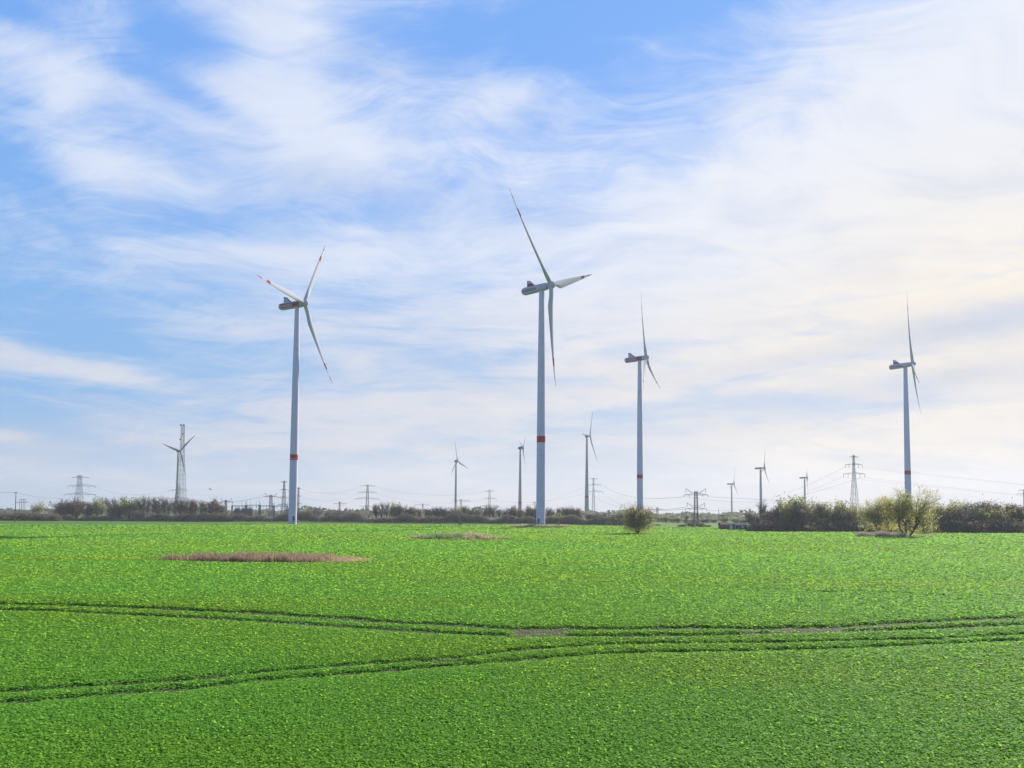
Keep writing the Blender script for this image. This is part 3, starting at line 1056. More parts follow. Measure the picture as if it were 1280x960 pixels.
def pylon(key, label, xpx, top, d, arms, wbase, wtop, col='galv', rz=0.0, horns=(), waist=None, thick=0.16, ins=True, base_z=0.0, group='high-voltage pylons'):
    """arms: [(y_px, x0_px, x1_px)] seen in the photo, turned into metres at distance d"""
    q = d / F_PX
    P0 = at(xpx, 640, d)
    x0, y0 = P0.x, d
    rel = lambda yp: at(xpx, yp, d).z
    Ht = rel(top)
    zg = H(x0, y0)
    root = empty('pylon', (x0, y0, zg), rz)
    tag(root, label, 'pylon', group)
    hb, ht = wbase * q / 2, wtop * q / 2
    if waist:
        zw, ww = rel(waist[0]), waist[1] * q / 2
        lv = [(0, hb), (zw, ww), (Ht, ht)]
    else:
        lv = [(0, hb), (Ht, ht)]
    b = MB()
    lattice(b, split_levels(lv, max(2.2, Ht / 11)), thick)
    body = b.build('lattice_body', M[col], root)
    tips = []
    for ia, (yp, xa, xb) in enumerate(arms):
        z = rel(yp)
        for sgn, xe in ((-1, xa), (1, xb)):
            L = abs(xe - xpx) * q
            if L < 0.3:
                continue
            a = MB()
            wi = max(0.25, min(ht * 1.6, 0.9))
            hgt_ = max(0.5, 0.10 * L)
            tip = Vector((sgn * L, 0, z))
            for sy in (-1, 1):
                a.bar((0, sy * wi, z), tip, thick * 0.85, cap=False)
                a.bar((0, sy * wi, z + hgt_ * 1.6), tip, thick * 0.7, n=3, cap=False)
            nseg = max(3, int(L / 1.4))
            for i in range(nseg):
                f0, f1 = i / nseg, (i + 0.6) / nseg
                p0 = Vector((sgn * L * f0, wi * (1 - f0), z)); p1 = Vector((sgn * L * f1, wi * (1 - f1), z + hgt_ * 1.6 * (1 - f1)))
                p2 = Vector((sgn * L * f1, -wi * (1 - f1), z))
                a.bar(p0, p1, thick * 0.5, n=3, cap=False)
                a.bar(p0, p2, thick * 0.5, n=3, cap=False)
            arm = a.build('cross_arm', M[col], root)
            if ins and not (ia == 0 and len(arms) > 2):
                for f in ((0.98,) if L < 5 else (0.55, 0.98)):
                    s = MB()
                    il = min(2.6, 0.05 * Ht)
                    p = Vector((sgn * L * f, 0, z - 0.05))
                    s.bar(p, p - Vector((0, 0, il)), 0.11, n=5)
                    s.build('insulator', M['galvdark'], arm)
                    tips.append((sgn, ia, root.matrix_basis @ (p - Vector((0, 0, il)))))
    for yp, xa, xb, rise, inner in horns:
        z = rel(yp)
        for sgn, xe in ((-1, xa), (1, xb)):
            hn = MB()
            xi = sgn * inner * q
            xo = sgn * abs(xe - xpx) * q
            hn.bar((0, 0, z), (xi, 0, z), thick * 0.7)
            for sy in (-0.3, 0.3):
                hn.bar((xi, sy, z), (xo, 0, z + rise * q), thick * 0.9)
            hn.bar((xo, 0, z + rise * q), (xo, 0, z + rise * q - 2.2), 0.10)
            hn.build('horn', M[col], root)
    PYLONS[key] = (Vector((x0, y0, zg)), rel, q, xpx, rz)
    return root


pylon('P1', 'teal three-armed pylon standing behind the left wood', 98, 594, 820, [(597, 87.5, 110.5), (607.5, 84, 118), (618, 79, 119)], 10, 3.2, 'galv', waist=(607, 4.5), thick=0.16)
pylon('P2', 'low three-armed pylon half hidden behind the dark turbine and lattice mast', 222, 606, 900, [(612.8, 210.5, 234), (623.4, 208, 237)], 9, 3, 'galv', thick=0.15)
pylon('P3', 'dark pylon with four short arms just left of the left turbine tower', 354.5, 601, 800, [(602.5, 350, 358.5), (612.3, 349, 360), (621.6, 347, 360), (630.5, 347, 361)], 5.5, 1.2, 'galvdark', thick=0.16)
pylon('P4', 'dark slim pylon just right of the left turbine tower', 372.5, 609, 900, [(610.8, 369, 375.5), (620, 369, 375.5), (629.6, 369, 377)], 2.6, 1.2, 'galvdark', thick=0.17)
HG = 'horned pylons by the substation'
pylon('P5', 'dark horned pylon over the middle of the substation', 338.3, 619, 760, [(621.2, 328, 347.5)], 4.2, 2.4, 'galvdark', horns=[(620.5, 330.5, 345.5, 4, 4)], thick=0.16, group=HG)
pylon('P6', 'dark horned pylon at the left end of the substation', 282, 625, 760, [(627.3, 274.5, 291)], 2.4, 1.8, 'galvdark', horns=[(626.5, 275.5, 289, 3.6, 3.5)], thick=0.16, group=HG)
pylon('P7', 'low dark horned pylon between left turbine and a small T-shaped pylon', 394, 633.5, 820, [(636, 383, 403)], 3.2, 2, 'galvdark', horns=[(635, 385.5, 400.5, 3.2, 4)], thick=0.16, group=HG)
pylon('P8', 'small T-shaped pylon left of the tall four-armed grid pylon', 424.3, 627, 1000, [(629.5, 416.5, 432.5)], 2.2, 1.2, 'galvdark', thick=0.16)
pylon('P9', 'tall grey pylon with three wide arms between left turbine and centre trees', 459, 606, 1043, [(607.5, 450, 469), (615.5, 447, 470.5), (623.6, 442.5, 474)], 4.6, 1.4, 'galvdark', thick=0.16)
pylon('P9b', 'lower single-beam pylon overlapping the foot of the tall grey pylon', 458, 631, 1150, [(633.3, 450, 466.5)], 4, 2, 'galvdark', thick=0.16)
pylon('P10', 'faint single-beam pylon behind the bare centre trees', 528.3, 629.6, 1200, [(631.3, 517, 538)], 1.8, 1.2, 'galv', thick=0.16)
pylon('P11', 'horned pylon right behind the distant egg-nacelle turbine', 576, 624, 1150, [(626.5, 565.5, 588.5)], 2.6, 1.8, 'galvdark', horns=[(625.3, 567, 586, 1.5, 6)], thick=0.16)
pylon('P12', 'grey three-armed pylon between two distant turbines left of the tallest tower', 611.7, 612, 1050, [(614.2, 605.5, 617.5), (623.2, 604, 620.5), (632.6, 599.5, 623.5)], 4.6, 1.4, 'galvdark', thick=0.15)
pylon('P13', 'thin pylon peeping out directly left of the tallest tower', 668.5, 627, 1200, [(628.2, 665, 672)], 1.4, 0.9, 'galv', thick=0.15)
pylon('P14', 'tall pale pylon right of the flared concrete turbine tower', 741.8, 597.5, 917, [(598.5, 737.5, 747), (605.6, 735.5, 751), (614.4, 735, 753.5)], 4.6, 1.1, 'mast', waist=(614, 1.8), thick=0.15)
pylon('P15', 'squat pale pylon between tall pale pylon and willow bush', 759.5, 638.3, 1200, [(640.4, 752, 767)], 2.2, 1.2, 'galv', thick=0.15)
pylon('P16', 'small straddling pylon just right of the willow bush', 821.7, 634, 900, [(636.4, 816.5, 828)], 3.2, 1.6, 'galvdark', thick=0.15)
pylon('P17', 'dark double-decked horned pylon standing at the edge of the field', 870, 614.5, 400, [(619, 855, 885.5), (636.5, 856.5, 883.5)], 5.4, 3.0, 'galvdark', horns=[(616, 857.5, 882.3, 5, 5.5), (633, 859, 881, 4, 5)], thick=0.11, group='lone horned pylon')
pylon('P18', 'tallest pale pylon rising from behind the right wood', 1068.2, 568.5, 545, [(571, 1062.5, 1074.5), (580.3, 1057.5, 1079), (592, 1055, 1082)], 11, 1.3, 'mast', waist=(592, 2.6), thick=0.13)
pylon('P19', 'pylon cut by the right picture edge above the wood', 1281, 611.5, 700, [(612.8, 1273.5, 1285), (617.4, 1272, 1287)], 2.4, 1.2, 'galv', thick=0.16)

# radio mast
q = 1000 / F_PX
P0 = at(225.4, 640, 1000)
root = empty('radio_mast', (P0.x, 1000, H(P0.x, 1000)))
tag(root, 'tall pale lattice radio mast behind the dark distant turbine', 'radio mast')
ztop = at(227.5, 530.5, 1000).z
b = MB()
lattice(b, split_levels([(0, 6.0 * q), (ztop * 0.16, 5.0 * q), (ztop * 0.55, 2.8 * q), (ztop * 0.78, 1.75 * q), (ztop, 1.55 * q)], 6.2), 0.22)
b.build('lattice_body', M['galv'], root)
for yp, sx in ((531.5, -2.3), (531.5, 1.9), (542.5, 0.5), (549.5, -2.4)):
    an = MB()
    z = at(227.5, yp, 1000).z
    an.bar((sx * q, -1.9 * q, z), (sx * q, -1.3 * q, z), 1.0 * q, 1.0 * q, n=12)
    an.bar((sx * q, -1.3 * q, z), (sx * 0.6 * q, -0.6 * q, z), 0.3)
    an.build('dish_antenna', M['galvdark'], root)

# ------------------------------------------------------------------ overhead wires
def wires(label, spans, rad=0.055):
    root = None
    for (p, q_, sag) in spans:
        n = 18
        pts = [p.lerp(q_, i / n) - Vector((0, 0, sag * 4 * (i / n) * (1 - i / n))) for i in range(n + 1)]
        if root is None:
            root = empty('power_line', p)
            tag(root, label, 'power line', 'overhead power lines')
        b = MB()
        for a_, c_ in zip(pts[:-1], pts[1:]):
            b.bar(a_ - root.location, c_ - root.location, rad, n=4, cap=False)
        b.build('wire', M['wire'], root)


wires('wires from the tallest pale pylon to the right picture edge', [(at(1079, 583, 545), at(1300, 607.5, 690), 0.3), (at(1057.5, 583, 545), at(1300, 608.3, 690), 0.3), (at(1082, 597, 545), at(1300, 620.8, 690), 0.5), (at(1055, 597, 545), at(1300, 621.6, 690), 0.5)], 0.04)
wires('wires falling left from the tallest pale pylon across the distant turbines', [(at(1057.5, 583, 545), at(935, 625, 1000), 6), (at(1055, 595, 545), at(935, 628, 1000), 6), (at(1082, 595, 545), at(900, 636, 1100), 6)], 0.05)
wires('wires reaching right from the dark double-decked horned pylon over the wood', [(at(885, 621, 400), at(1300, 636, 640), 1.0), (at(858, 621, 400), at(960, 625.5, 640), 2), (at(883, 638, 400), at(960, 629, 640), 2)], 0.05)
wires('wires reaching left from the dark double-decked horned pylon behind the bush', [(at(855, 621, 400), at(753, 606.5, 917), 6), (at(857, 634, 400), at(753, 616, 917), 8), (at(859, 636, 400), at(736, 616, 917), 8)], 0.07)
wires('wires hung between the tall pale pylon and the tallest turbine tower', [(at(735.5, 607, 917), at(611, 634, 1050), 8), (at(735, 616, 917), at(618, 626, 1050), 6)], 0.06)
wires('wires from the centre three-armed pylon to the tall grey pylon', [(at(604, 625, 1050), at(470, 617, 1043), 8), (at(600, 634, 1050), at(474, 625, 1043), 8), (at(606, 615, 1050), at(469, 608, 1043), 8)], 0.06)
wires('wires from the tall grey pylon to the slim dark pylon', [(at(447, 617, 1043), at(375.5, 621, 900), 7), (at(442.5, 625, 1043), at(377, 631, 900), 7), (at(450, 608, 1043), at(375, 611, 900), 7)], 0.06)
wires('wires rising over the substation to the horned pylon', [(at(328, 622, 760), at(200, 633, 900), 2), (at(331, 617, 760), at(275, 628, 760), 3), (at(347, 622, 760), at(360, 623, 800), 1)], 0.07)
wires('wires from the timber pole past the teal pylon', [(at(19, 615.5, 450), at(84, 622, 820), 2), (at(19, 615.5, 450), at(-40, 612, 450), 0.5), (at(31, 627, 600), at(-40, 633, 500), 2)], 0.06)
wires('wires from the teal pylon over the left wood', [(at(118, 609, 820), at(210, 614, 900), 6), (at(119, 619.5, 820), at(208, 625, 900), 6)], 0.055)

# ------------------------------------------------------------------ substation
def gantry(x0, x1, ytop, ybeam, d, label):
    a, b_ = at(x0, 640, d), at(x1, 640, d)
    root = empty('gantry', (a.x, d, H(a.x, d)))
    tag(root, label, 'gantry', 'substation gantries')
    zb, zt = at(x0, ybeam, d).z, at(x0, ytop, d).z
    for xo in (0.0, b_.x - a.x):
        m_ = MB()
        lattice(m_, split_levels([(0, 0.75), (zb + 0.6, 0.5)], 2.6), 0.16)
        m_.bar((xo * 0, 0, zb), (xo * 0, 0, zt), 0.18)
        m_.v = [(p[0] + xo, p[1], p[2]) for p in m_.v]
        m_.build('post', M['galvdark'], root)
    m_ = MB()
    L = b_.x - a.x
    for sy, sz in ((-0.4, 0), (0.4, 0), (0, 0.8)):
        m_.bar((0, sy, zb + sz), (L, sy, zb + sz), 0.13)
    n = int(L / 1.2)
    for i in range(n):
        m_.bar((L * i / n, -0.4, zb), (L * (i + 1) / n, 0, zb + 0.8), 0.08, n=3)
        m_.bar((L * i / n, 0.4, zb), (L * (i + 1) / n, 0, zb + 0.8), 0.08, n=3)
    m_.build('beam', M['galvdark'], root)
    for i in range(3):
        s = MB()
        xx = L * (0.22 + 0.28 * i)
        s.bar((xx, 0, zb), (xx, 0, zb - 2.4), 0.16, n=6)
        s.build('insulator', M['dark'], root)


GL = ['leftmost gantry of the substation', 'second gantry of the substation counted from the left', 'third gantry of the substation below the horned pylon', 'rightmost gantry of the substation beside the left turbine tower']
for (xa, xb, yt, yb), lb in zip([(290, 306.5, 627, 632.8), (308, 324, 626, 632.2), (325.2, 341, 629, 633), (342.5, 359, 628, 633.2)], GL):
    gantry(xa, xb, yt, yb, 770, lb)
LM = ['thin lightning mast above the left gantry', 'thin lightning mast left of the substation centre', 'thin lightning mast right of the substation centre', 'thin lightning mast close to the horned pylon']
for xp, yt, lb in zip((302, 313, 320, 333), (625, 624, 626, 630), LM):
    p0 = at(xp, 640, 800)
    zt = at(xp, yt, 800).z
    b = MB()
    b.lathe([(0.22, 0), (0.16, zt * 0.6), (0.08, zt)], 8)
    o = b.build('lightning_mast', M['galvdark'])
    o.location = (p0.x, 800, H(p0.x, 800))
    tag(o, lb, 'mast', 'substation lightning masts')
TRL = ['dark transformer at the left of the substation', 'dark transformer in the middle of the substation', 'dark transformer in front of the third gantry']
for xp, lb in zip((297, 306, 312), TRL):
    p0 = at(xp, 640, 740)
    root = empty('transformer', (p0.x, 740, H(p0.x, 740)))
    tag(root, lb, 'transformer', 'substation transformers')
    b = MB(); b.box((0, 0, 5.0), (5.0, 3.5, 10.0)); b.box((3.0, 0, 4.4), (0.9, 3.0, 7.5)); b.box((-3.0, 0, 4.4), (0.9, 3.0, 7.5))
    b.build('tank', M['dark'], root)
    for i in (-1, 0, 1):
        s = MB(); s.bar((i * 1.4, 0, 10), (i * 1.8, 0, 12.2), 0.35, 0.15, n=8)
        s.build('bushing', M['galvdark'], root)

# ------------------------------------------------------------------ poles, sheds, house, bird
def pole(xp, yt, d, label, mt, r=0.18, cross=None, group='poles'):
    p0 = at(xp, 640, d)
    zt = at(xp, yt, d).z
    root = empty('utility_pole', (p0.x, d, H(p0.x, d)))
    tag(root, label, 'pole', group)
    b = MB(); b.lathe([(r * 1.25, -0.2), (r, zt * 0.5), (r * 0.75, zt)], 10)
    b.build('shaft', M[mt], root, True)
    if cross:
        for dz, x0, x1 in cross:
            c = MB(); c.box(((x0 + x1) / 2, -r, zt - dz), (abs(x1 - x0), 0.16, 0.2))
            c.build('cross_bar', M[mt], root)
            for xx in (x0 + 0.1, x1 - 0.1):
                s = MB(); s.bar((xx, -r, zt - dz + 0.1), (xx, -r, zt - dz + 0.55), 0.12, n=6)
                s.build('insulator', M['galvdark'], root)
    return root


pole(19, 615, 450, 'dark timber pole standing alone at the left picture edge', 'wood', 0.20, [(0.4, -0.8, 0.8)])
# switch frame beside it: four legs under a beam
root = empty('switch_frame', tuple(at(28, 640, 600) * 1.0)[:2] + (0,))
p0 = at(28, 640, 600)
root.location = (p0.x, 600, H(p0.x, 600))
tag(root, 'four-legged steel switch frame beside the timber pole on the left', 'frame')
zt, zb = at(28, 624, 600).z, at(28, 627.4, 600).z
for xx in (24.2, 26.6, 28.6, 30.8):
    b = MB(); b.bar(((xx - 28) * 0.625, 0, 0), ((xx - 28) * 0.625, 0, zt), 0.16)
    b.build('leg', M['galvdark'], root)
b = MB(); b.box((-0.6, 0, zb), (10.2, 0.3, 0.35)); b.box((-0.3, 0.02, zt), (4.6, 0.28, 0.3))
b.build('beam', M['galvdark'], root)

pole(898.3, 635.5, 375, 'thin pole with one long side beam left of the brick shed', 'palewood', 0.14)
rt = [o for o in C.objects if o.name.startswith('utility_pole')][-1]
b = MB(); z = at(898.3, 644.3, 375).z
b.box((2.9, 0, z), (5.4, 0.22, 0.24)); b.bar((0, 0, z - 1.2), (1.6, 0, z), 0.06)
b.build('side_beam', M['wood'], rt)
PL = ['pale post before the hedge, right of the left wood', 'pale post before the hedge, right of the left turbine tower', 'pale post before the hedge, left of the bare centre trees', 'pale post before the hedge, right of the bare centre trees', 'pale post before the hedge at the foot of the egg-nacelle turbine', 'pale post before the hedge, near the banded small-rotor turbine']
for xp, yt, lb in zip((340, 398.5, 490.5, 541, 574.5, 644), (643, 640, 642, 644, 641, 645), PL):
    pole(xp, yt, 505, lb, 'palewood', 0.13, None, 'pale posts along the hedge')


def shed(name, xa, xb, yr, ye, d, depth, wall_m, roof_m, label, opens, cat='shed', flat=False):
    a, b_ = at(xa, 640, d), at(xb, 640, d)
    root = empty(name, ((a.x + b_.x) / 2, d, H(a.x, d)))
    tag(root, label, cat)
    Wd = b_.x - a.x
    ze, zr = at(xa, ye, d).z, at(xa, yr, d).z
    m_ = MB()
    x_, y_ = Wd / 2, depth / 2
    vs = [(-x_, -y_, -0.2), (x_, -y_, -0.2), (x_, y_, -0.2), (-x_, y_, -0.2), (-x_, -y_, ze), (x_, -y_, ze), (x_, y_, ze), (-x_, y_, ze), (-x_, 0, zr), (x_, 0, zr)]
    m_.add(vs, [(0, 1, 5, 4), (2, 3, 7, 6), (1, 2, 6, 9, 5), (3, 0, 4, 8, 7), (3, 2, 1, 0)])
    m_.build('wall', M[wall_m], root)
    r_ = MB()
    e = 0.35
    sl = (zr - ze) / y_
    for sg in (-1, 1):
        p = [(-x_ - e, sg * (y_ + e), ze - sl * e + 0.05), (x_ + e, sg * (y_ + e), ze - sl * e + 0.05), (x_ + e, 0, zr + 0.05), (-x_ - e, 0, zr + 0.05)]
        p2 = [(q0, q1, q2 + 0.16) for q0, q1, q2 in p]
        r_.add(p + p2, [(0, 1, 2, 3), (7, 6, 5, 4), (0, 4, 5, 1), (1, 5, 6, 2), (2, 6, 7, 3), (3, 7, 4, 0)])
    r_.build('roof', M[roof_m], root)
    for (kind, fx, wd, z0, z1, mm) in opens:
        o = MB()
        o.box(((fx - 0.5) * Wd, -y_ - 0.04, (z0 + z1) / 2), (wd, 0.1, z1 - z0))
        part = o.build(kind, M[mm], root)
        fr = MB()
        for sx in (-1, 1):
            fr.box(((fx - 0.5) * Wd + sx * (wd / 2 + 0.06), -y_ - 0.06, (z0 + z1) / 2), (0.12, 0.14, z1 - z0 + 0.12))
        fr.box(((fx - 0.5) * Wd, -y_ - 0.06, z1 + 0.06), (wd, 0.14, 0.12))
        fr.build('frame', M['white'], part)
    return root


shed('shed', 899.5, 912.5, 653.2, 655.6, 372, 5.0, 'brick', 'tile', 'small red brick shed under a brown roof at the field edge', [('door', 0.9, 0.9, 0, 2.0, 'white'), ('window', 0.55, 0.8, 1.0, 1.9, 'dark'), ('window', 0.2, 0.8, 1.0, 1.9, 'dark')])
shed('shed', 917, 932, 654.0, 656.2, 368, 5.0, 'bluegrey', 'bluegrey', 'low blue grey shed right of the brick shed', [('door', 0.15, 1.4, 0, 2.1, 'dark'), ('window', 0.6, 0.8, 1.0, 1.8, 'white')])
shed('house', 767, 777.5, 643.6, 646.5, 500, 6.0, 'plaster', 'bluegrey', 'pale rendered house half hidden in the hedge left of the willow bush', [('window', 0.45, 1.2, 1.5, 3.6, 'dark'), ('door', 0.85, 0.9, 0, 2.0, 'dark')], 'house')
# white drum standing beside the blue grey shed
b = MB(); b.lathe([(0.55, 0), (0.6, 0.05), (0.6, 0.6), (0.56, 0.62), (0.6, 0.65), (0.6, 1.3), (0.5, 1.38), (0.1, 1.4)], 16)
o = b.build('water_tank', M['white'], None, True)
p0 = at(935, 640, 366); o.location = (p0.x, 366, H(p0.x, 366)); tag(o, 'small white tank at the right end of the blue grey shed', 'tank')

# bird
b = MB()
sec = [(-0.30, 0.01, 0.0), (-0.2, 0.05, 0.0), (-0.05, 0.085, 0.0), (0.08, 0.08, 0.0), (0.17, 0.05, 0.01), (0.22, 0.045, 0.02), (0.27, 0.03, 0.015), (0.31, 0.008, 0.0)]
b.rings([[Vector((x_, r_ * math.cos(2 * math.pi * i / 10), z_ + r_ * 0.9 * math.sin(2 * math.pi * i / 10))) for i in range(10)] for x_, r_, z_ in sec])
for sg in (-1, 1):
    pl = [(0.10, 0.05, 0.03), (0.12, 0.30, 0.22), (0.0, 0.62, 0.30), (-0.08, 0.40, 0.20), (-0.12, 0.05, 0.03)]
    v0 = [(x_, sg * y_, z_) for x_, y_, z_ in pl] + [(x_, sg * y_, z_ - 0.015) for x_, y_, z_ in pl]
    b.add(v0, [(0, 1, 2, 3, 4), (9, 8, 7, 6, 5)] + [(i, (i + 1) % 5, (i + 1) % 5 + 5, i + 5) for i in range(5)])
b.add([(-0.28, -0.03, 0.0), (-0.28, 0.03, 0.0), (-0.46, 0.09, 0.0), (-0.46, -0.09, 0.0), (-0.28, -0.03, -0.015), (-0.28, 0.03, -0.015), (-0.46, 0.09, -0.015), (-0.46, -0.09, -0.015)], [(0, 1, 2, 3), (7, 6, 5, 4), (0, 4, 5, 1), (1, 5, 6, 2), (2, 6, 7, 3), (3, 7, 4, 0)])
o = b.build('bird', M['bird'], None, True)
o.location = at(263.2, 612, 190)
o.rotation_euler = (R(18), R(-8), R(70))
o.scale = (1, 1, 1)
tag(o, 'small dark bird flying above the left wood', 'bird')


# ------------------------------------------------------------------ trees
def grow(seed, Ht, spread, trunk_h, r0, nlimb=6, levels=3, multi=1, up=0.55, lean=(0, 0), stems=None):
    """branch skeleton -> (list of segments (a, b, ra, rb), tip points)"""
    g = random.Random(seed)
    segs, tips = [], []

    def branch(p, d, L, r, lev):
        n = 3 if lev else 4
        q = p.copy()
        dd = d.copy()
        for i in range(n):
            dd = (dd + Vector((g.gauss(0, 0.16), g.gauss(0, 0.16), 0.08 * up + g.gauss(0, 0.10)))).normalized()
            nq = q + dd * (L / n)
            ra_, rb_ = r * (1 - 0.55 * i / n), r * (1 - 0.55 * (i + 1) / n)
            segs.append((q.copy(), nq.copy(), ra_, rb_))
            if lev < levels and (i >= 1 or lev > 0):
                for _ in range(2 if lev < levels - 1 else 2):
                    az_ = g.uniform(0, 2 * math.pi)
                    o_ = dd.orthogonal().normalized()
                    o_.rotate(Matrix.Rotation(az_, 3, dd))
                    nd = (dd * 0.75 + o_ * g.uniform(0.5, 1.0) + Vector((0, 0, 0.25 * up))).normalized()
                    branch(nq, nd, L * g.uniform(0.42, 0.66), rb_ * 0.62, lev + 1)
            q = nq
        tips.append((q.copy(), dd.copy(), lev))
    if stems is None:
        stems = []
        for i in range(multi):
            a_ = 2 * math.pi * (i + g.uniform(-0.3, 0.3)) / max(1, multi)
            t_ = 0.0 if multi == 1 else g.uniform(0.25, 0.6)
            stems.append(((0.25 * math.cos(a_) * (multi > 1), 0.25 * math.sin(a_) * (multi > 1)), Vector((math.cos(a_) * t_, math.sin(a_) * t_, 1)).normalized(), trunk_h, r0))
    for (bx, by), d0, th_, rr_ in stems:
        p = Vector((bx, by, -0.15))
        q = p + d0 * th_
        segs.append((p, p + d0 * (th_ * 0.5), rr_ * 1.2, rr_))
        segs.append((p + d0 * (th_ * 0.5), q, rr_, rr_ * 0.85))
        for i in range(nlimb):
            a_ = 2 * math.pi * i / nlimb + g.uniform(-0.5, 0.5)
            t_ = g.uniform(0.15, 1.0) * spread
            nd = (Vector((math.cos(a_) * t_, math.sin(a_) * t_, 1.0)) + d0 * 0.6).normalized()
            branch(q - d0 * g.uniform(0, th_ * 0.45), nd, Ht * g.uniform(0.36, 0.52), rr_ * 0.55, 1)
    zmax = max(t_[0].z for t_ in tips)
    k_ = Ht / zmax if not isinstance(lean, str) else 1
    segs = [(a_ * k_, b_ * k_, x_, y_) for a_, b_, x_, y_ in segs]
    tips = [(p_ * k_, d_, l_) for p_, d_, l_ in tips]
    return segs, tips


def seg_mesh(name, segs, m):
    mb = MB()
    for a_, b_, ra_, rb_ in segs:
        mb.bar(a_, b_, max(ra_, 0.025), max(rb_, 0.02), n=6 if ra_ > 0.15 else 3, cap=False)
    return mb.mesh(name, m)


def twig_arrays(tips, per, L, wd, seed, droop=0.0):
    g = np.random.default_rng(seed)
    P_ = np.array([tuple(t_[0]) for t_ in tips]); D_ = np.array([tuple(t_[1]) for t_ in tips])
    P_ = np.repeat(P_, per, 0); D_ = np.repeat(D_, per, 0)
    n = len(P_)
    d = D_ * 0.7 + g.normal(0, 0.75, (n, 3)); d[:, 2] += 0.2 - droop
    d /= np.linalg.norm(d, axis=1, keepdims=True)
    l = L * g.uniform(0.4, 1.2, n)[:, None]
    b = P_ - D_ * g.uniform(0, 0.8, n)[:, None] * L
    e = b + d * l
    s = np.cross(d, g.normal(size=(n, 3)))
    s /= np.linalg.norm(s, axis=1, keepdims=True)
    s *= wd / 2
    V_ = np.stack([b - s, b + s, e + s * 0.5, e - s * 0.5], 1).reshape(-1, 3)
    return V_, np.arange(n * 4).reshape(-1, 4), e, g.uniform(0, 1, n)


def make_tree(name, seed, Ht, spread, trunk_h, r0, leaf, leaf_n, leaf_s, leaf_r, twig_per=5, twig_w=0.07, twig_L=1.2, nlimb=6, levels=3, multi=1, up=0.55, stems=None, low=0.0, twig_m=None):
    segs, tips = grow(seed, Ht, spread, trunk_h, r0, nlimb, levels, multi, up, stems=stems)
    root = empty(name, (0, 0, 0))
    tr = link('trunk', seg_mesh('trunk', segs, M['bark']), root)
    g = np.random.default_rng(seed + 100)
    Vt, Ft, ends, tn = twig_arrays(tips, twig_per, twig_L, twig_w, seed)
    link('twigs_and_leaves' if ('shrub' in name or 'bush' in name) else 'twigs', np_mesh('twigs', Vt, Ft, twig_m or M['twig'], tn), root)  # bare twigs only, under either name; the leaves are in the crown
    if leaf_n:
        idx = g.integers(0, len(ends), leaf_n)
        cen = ends[idx] + g.normal(0, leaf_r, (leaf_n, 3))
        if low:
            kk = int(leaf_n * low)
            cen[:kk, 2] *= g.uniform(0.15, 0.9, kk)
        cen[:, 2] = np.maximum(cen[:, 2], 0.3)
        # clumpy crown: drop leaves in some cells so gaps show
        keep = (np.sin(cen[:, 0] * 1.9 + seed) + np.sin(cen[:, 1] * 2.1) + np.sin(cen[:, 2] * 1.7 + 2 * seed)) > -1.1
        cen = cen[keep]
        Vl, Fl = quads(cen, leaf_s * g.uniform(0.5, 1.4, len(cen)), (0, 0, 0.5), 1.2, seed)
        tl = np.clip(0.5 + 0.35 * np.sin(cen[:, 0] * 0.8 + seed) + 0.35 * np.sin(cen[:, 2] * 0.9) + g.normal(0, 0.2, len(cen)), 0, 1)
        link('crown', np_mesh('crown', Vl, Fl, leaf, tl), root)
    root['_h'] = Ht
    wdt = max(max(abs(t_[0].x) for t_ in tips), 0.5)
    return root, Ht, wdt


# prototypes, then copies
PROTO = {}
def proto(key, *a, **k_):
    PROTO[key] = [make_tree(*a, **k_), False]

proto('bare1', 'bare_tree', 1, 13, 0.75, 3.0, 0.26, M['bud'], 260, 0.28, 0.5, 7, 0.075, 1.3)
proto('bare2', 'bare_tree', 2, 13, 0.55, 3.8, 0.24, M['bud'], 160, 0.28, 0.5, 7, 0.075, 1.2)
proto('bare3', 'bare_tree', 3, 11, 1.05, 1.8, 0.28, M['bud'], 420, 0.30, 0.6, 8, 0.08, 1.2, nlimb=8)
proto('dome1', 'budding_tree', 4, 10, 1.2, 1.0, 0.30, M['bud'], 1900, 0.40, 0.7, 6, 0.08, 1.2, nlimb=9, low=0.35)
proto('dome2', 'budding_tree', 5, 11, 1.0, 1.4, 0.30, M['rust'], 1700, 0.40, 0.7, 6, 0.08, 1.2, nlimb=8, low=0.25)
proto('leaf1', 'leafy_tree', 6, 12, 0.95, 1.8, 0.30, M['green'], 4200, 0.52, 0.7, 2, 0.07, 1.2, nlimb=8, low=0.3, twig_m=M['greentwig'])
proto('leaf2', 'leafy_tree', 7, 12, 0.75, 2.2, 0.28, M['green'], 3300, 0.50, 0.7, 2, 0.07, 1.2, nlimb=7, low=0.25, twig_m=M['greentwig'])
proto('fresh1', 'leafing_tree', 8, 11, 0.85, 1.6, 0.26, M['fresh'], 1700, 0.32, 0.6, 5, 0.06, 1.2, nlimb=7, low=0.2)
proto('dark1', 'dark_tree', 9, 11, 0.9, 1.2, 0.28, M['evergreen'], 4000, 0.42, 0.7, 3, 0.06, 1.0, nlimb=8, low=0.4, twig_m=M['greentwig'])
proto('shrub1', 'shrub', 10, 5, 1.1, 0.5, 0.12, M['bud'], 1500, 0.30, 0.5, 6, 0.06, 0.9, nlimb=7, levels=2, multi=3, low=0.5)
proto('shrub2', 'shrub', 12, 5, 1.1, 0.5, 0.12, M['evergreen'], 1500, 0.32, 0.5, 5, 0.06, 0.9, nlimb=7, levels=2, multi=3, low=0.5, twig_m=M['greentwig'])
proto('shrub3', 'shrub', 13, 5, 1.1, 0.5, 0.12, M['fresh'], 1200, 0.28, 0.5, 6, 0.06, 0.9, nlimb=7, levels=2, multi=3, low=0.5)
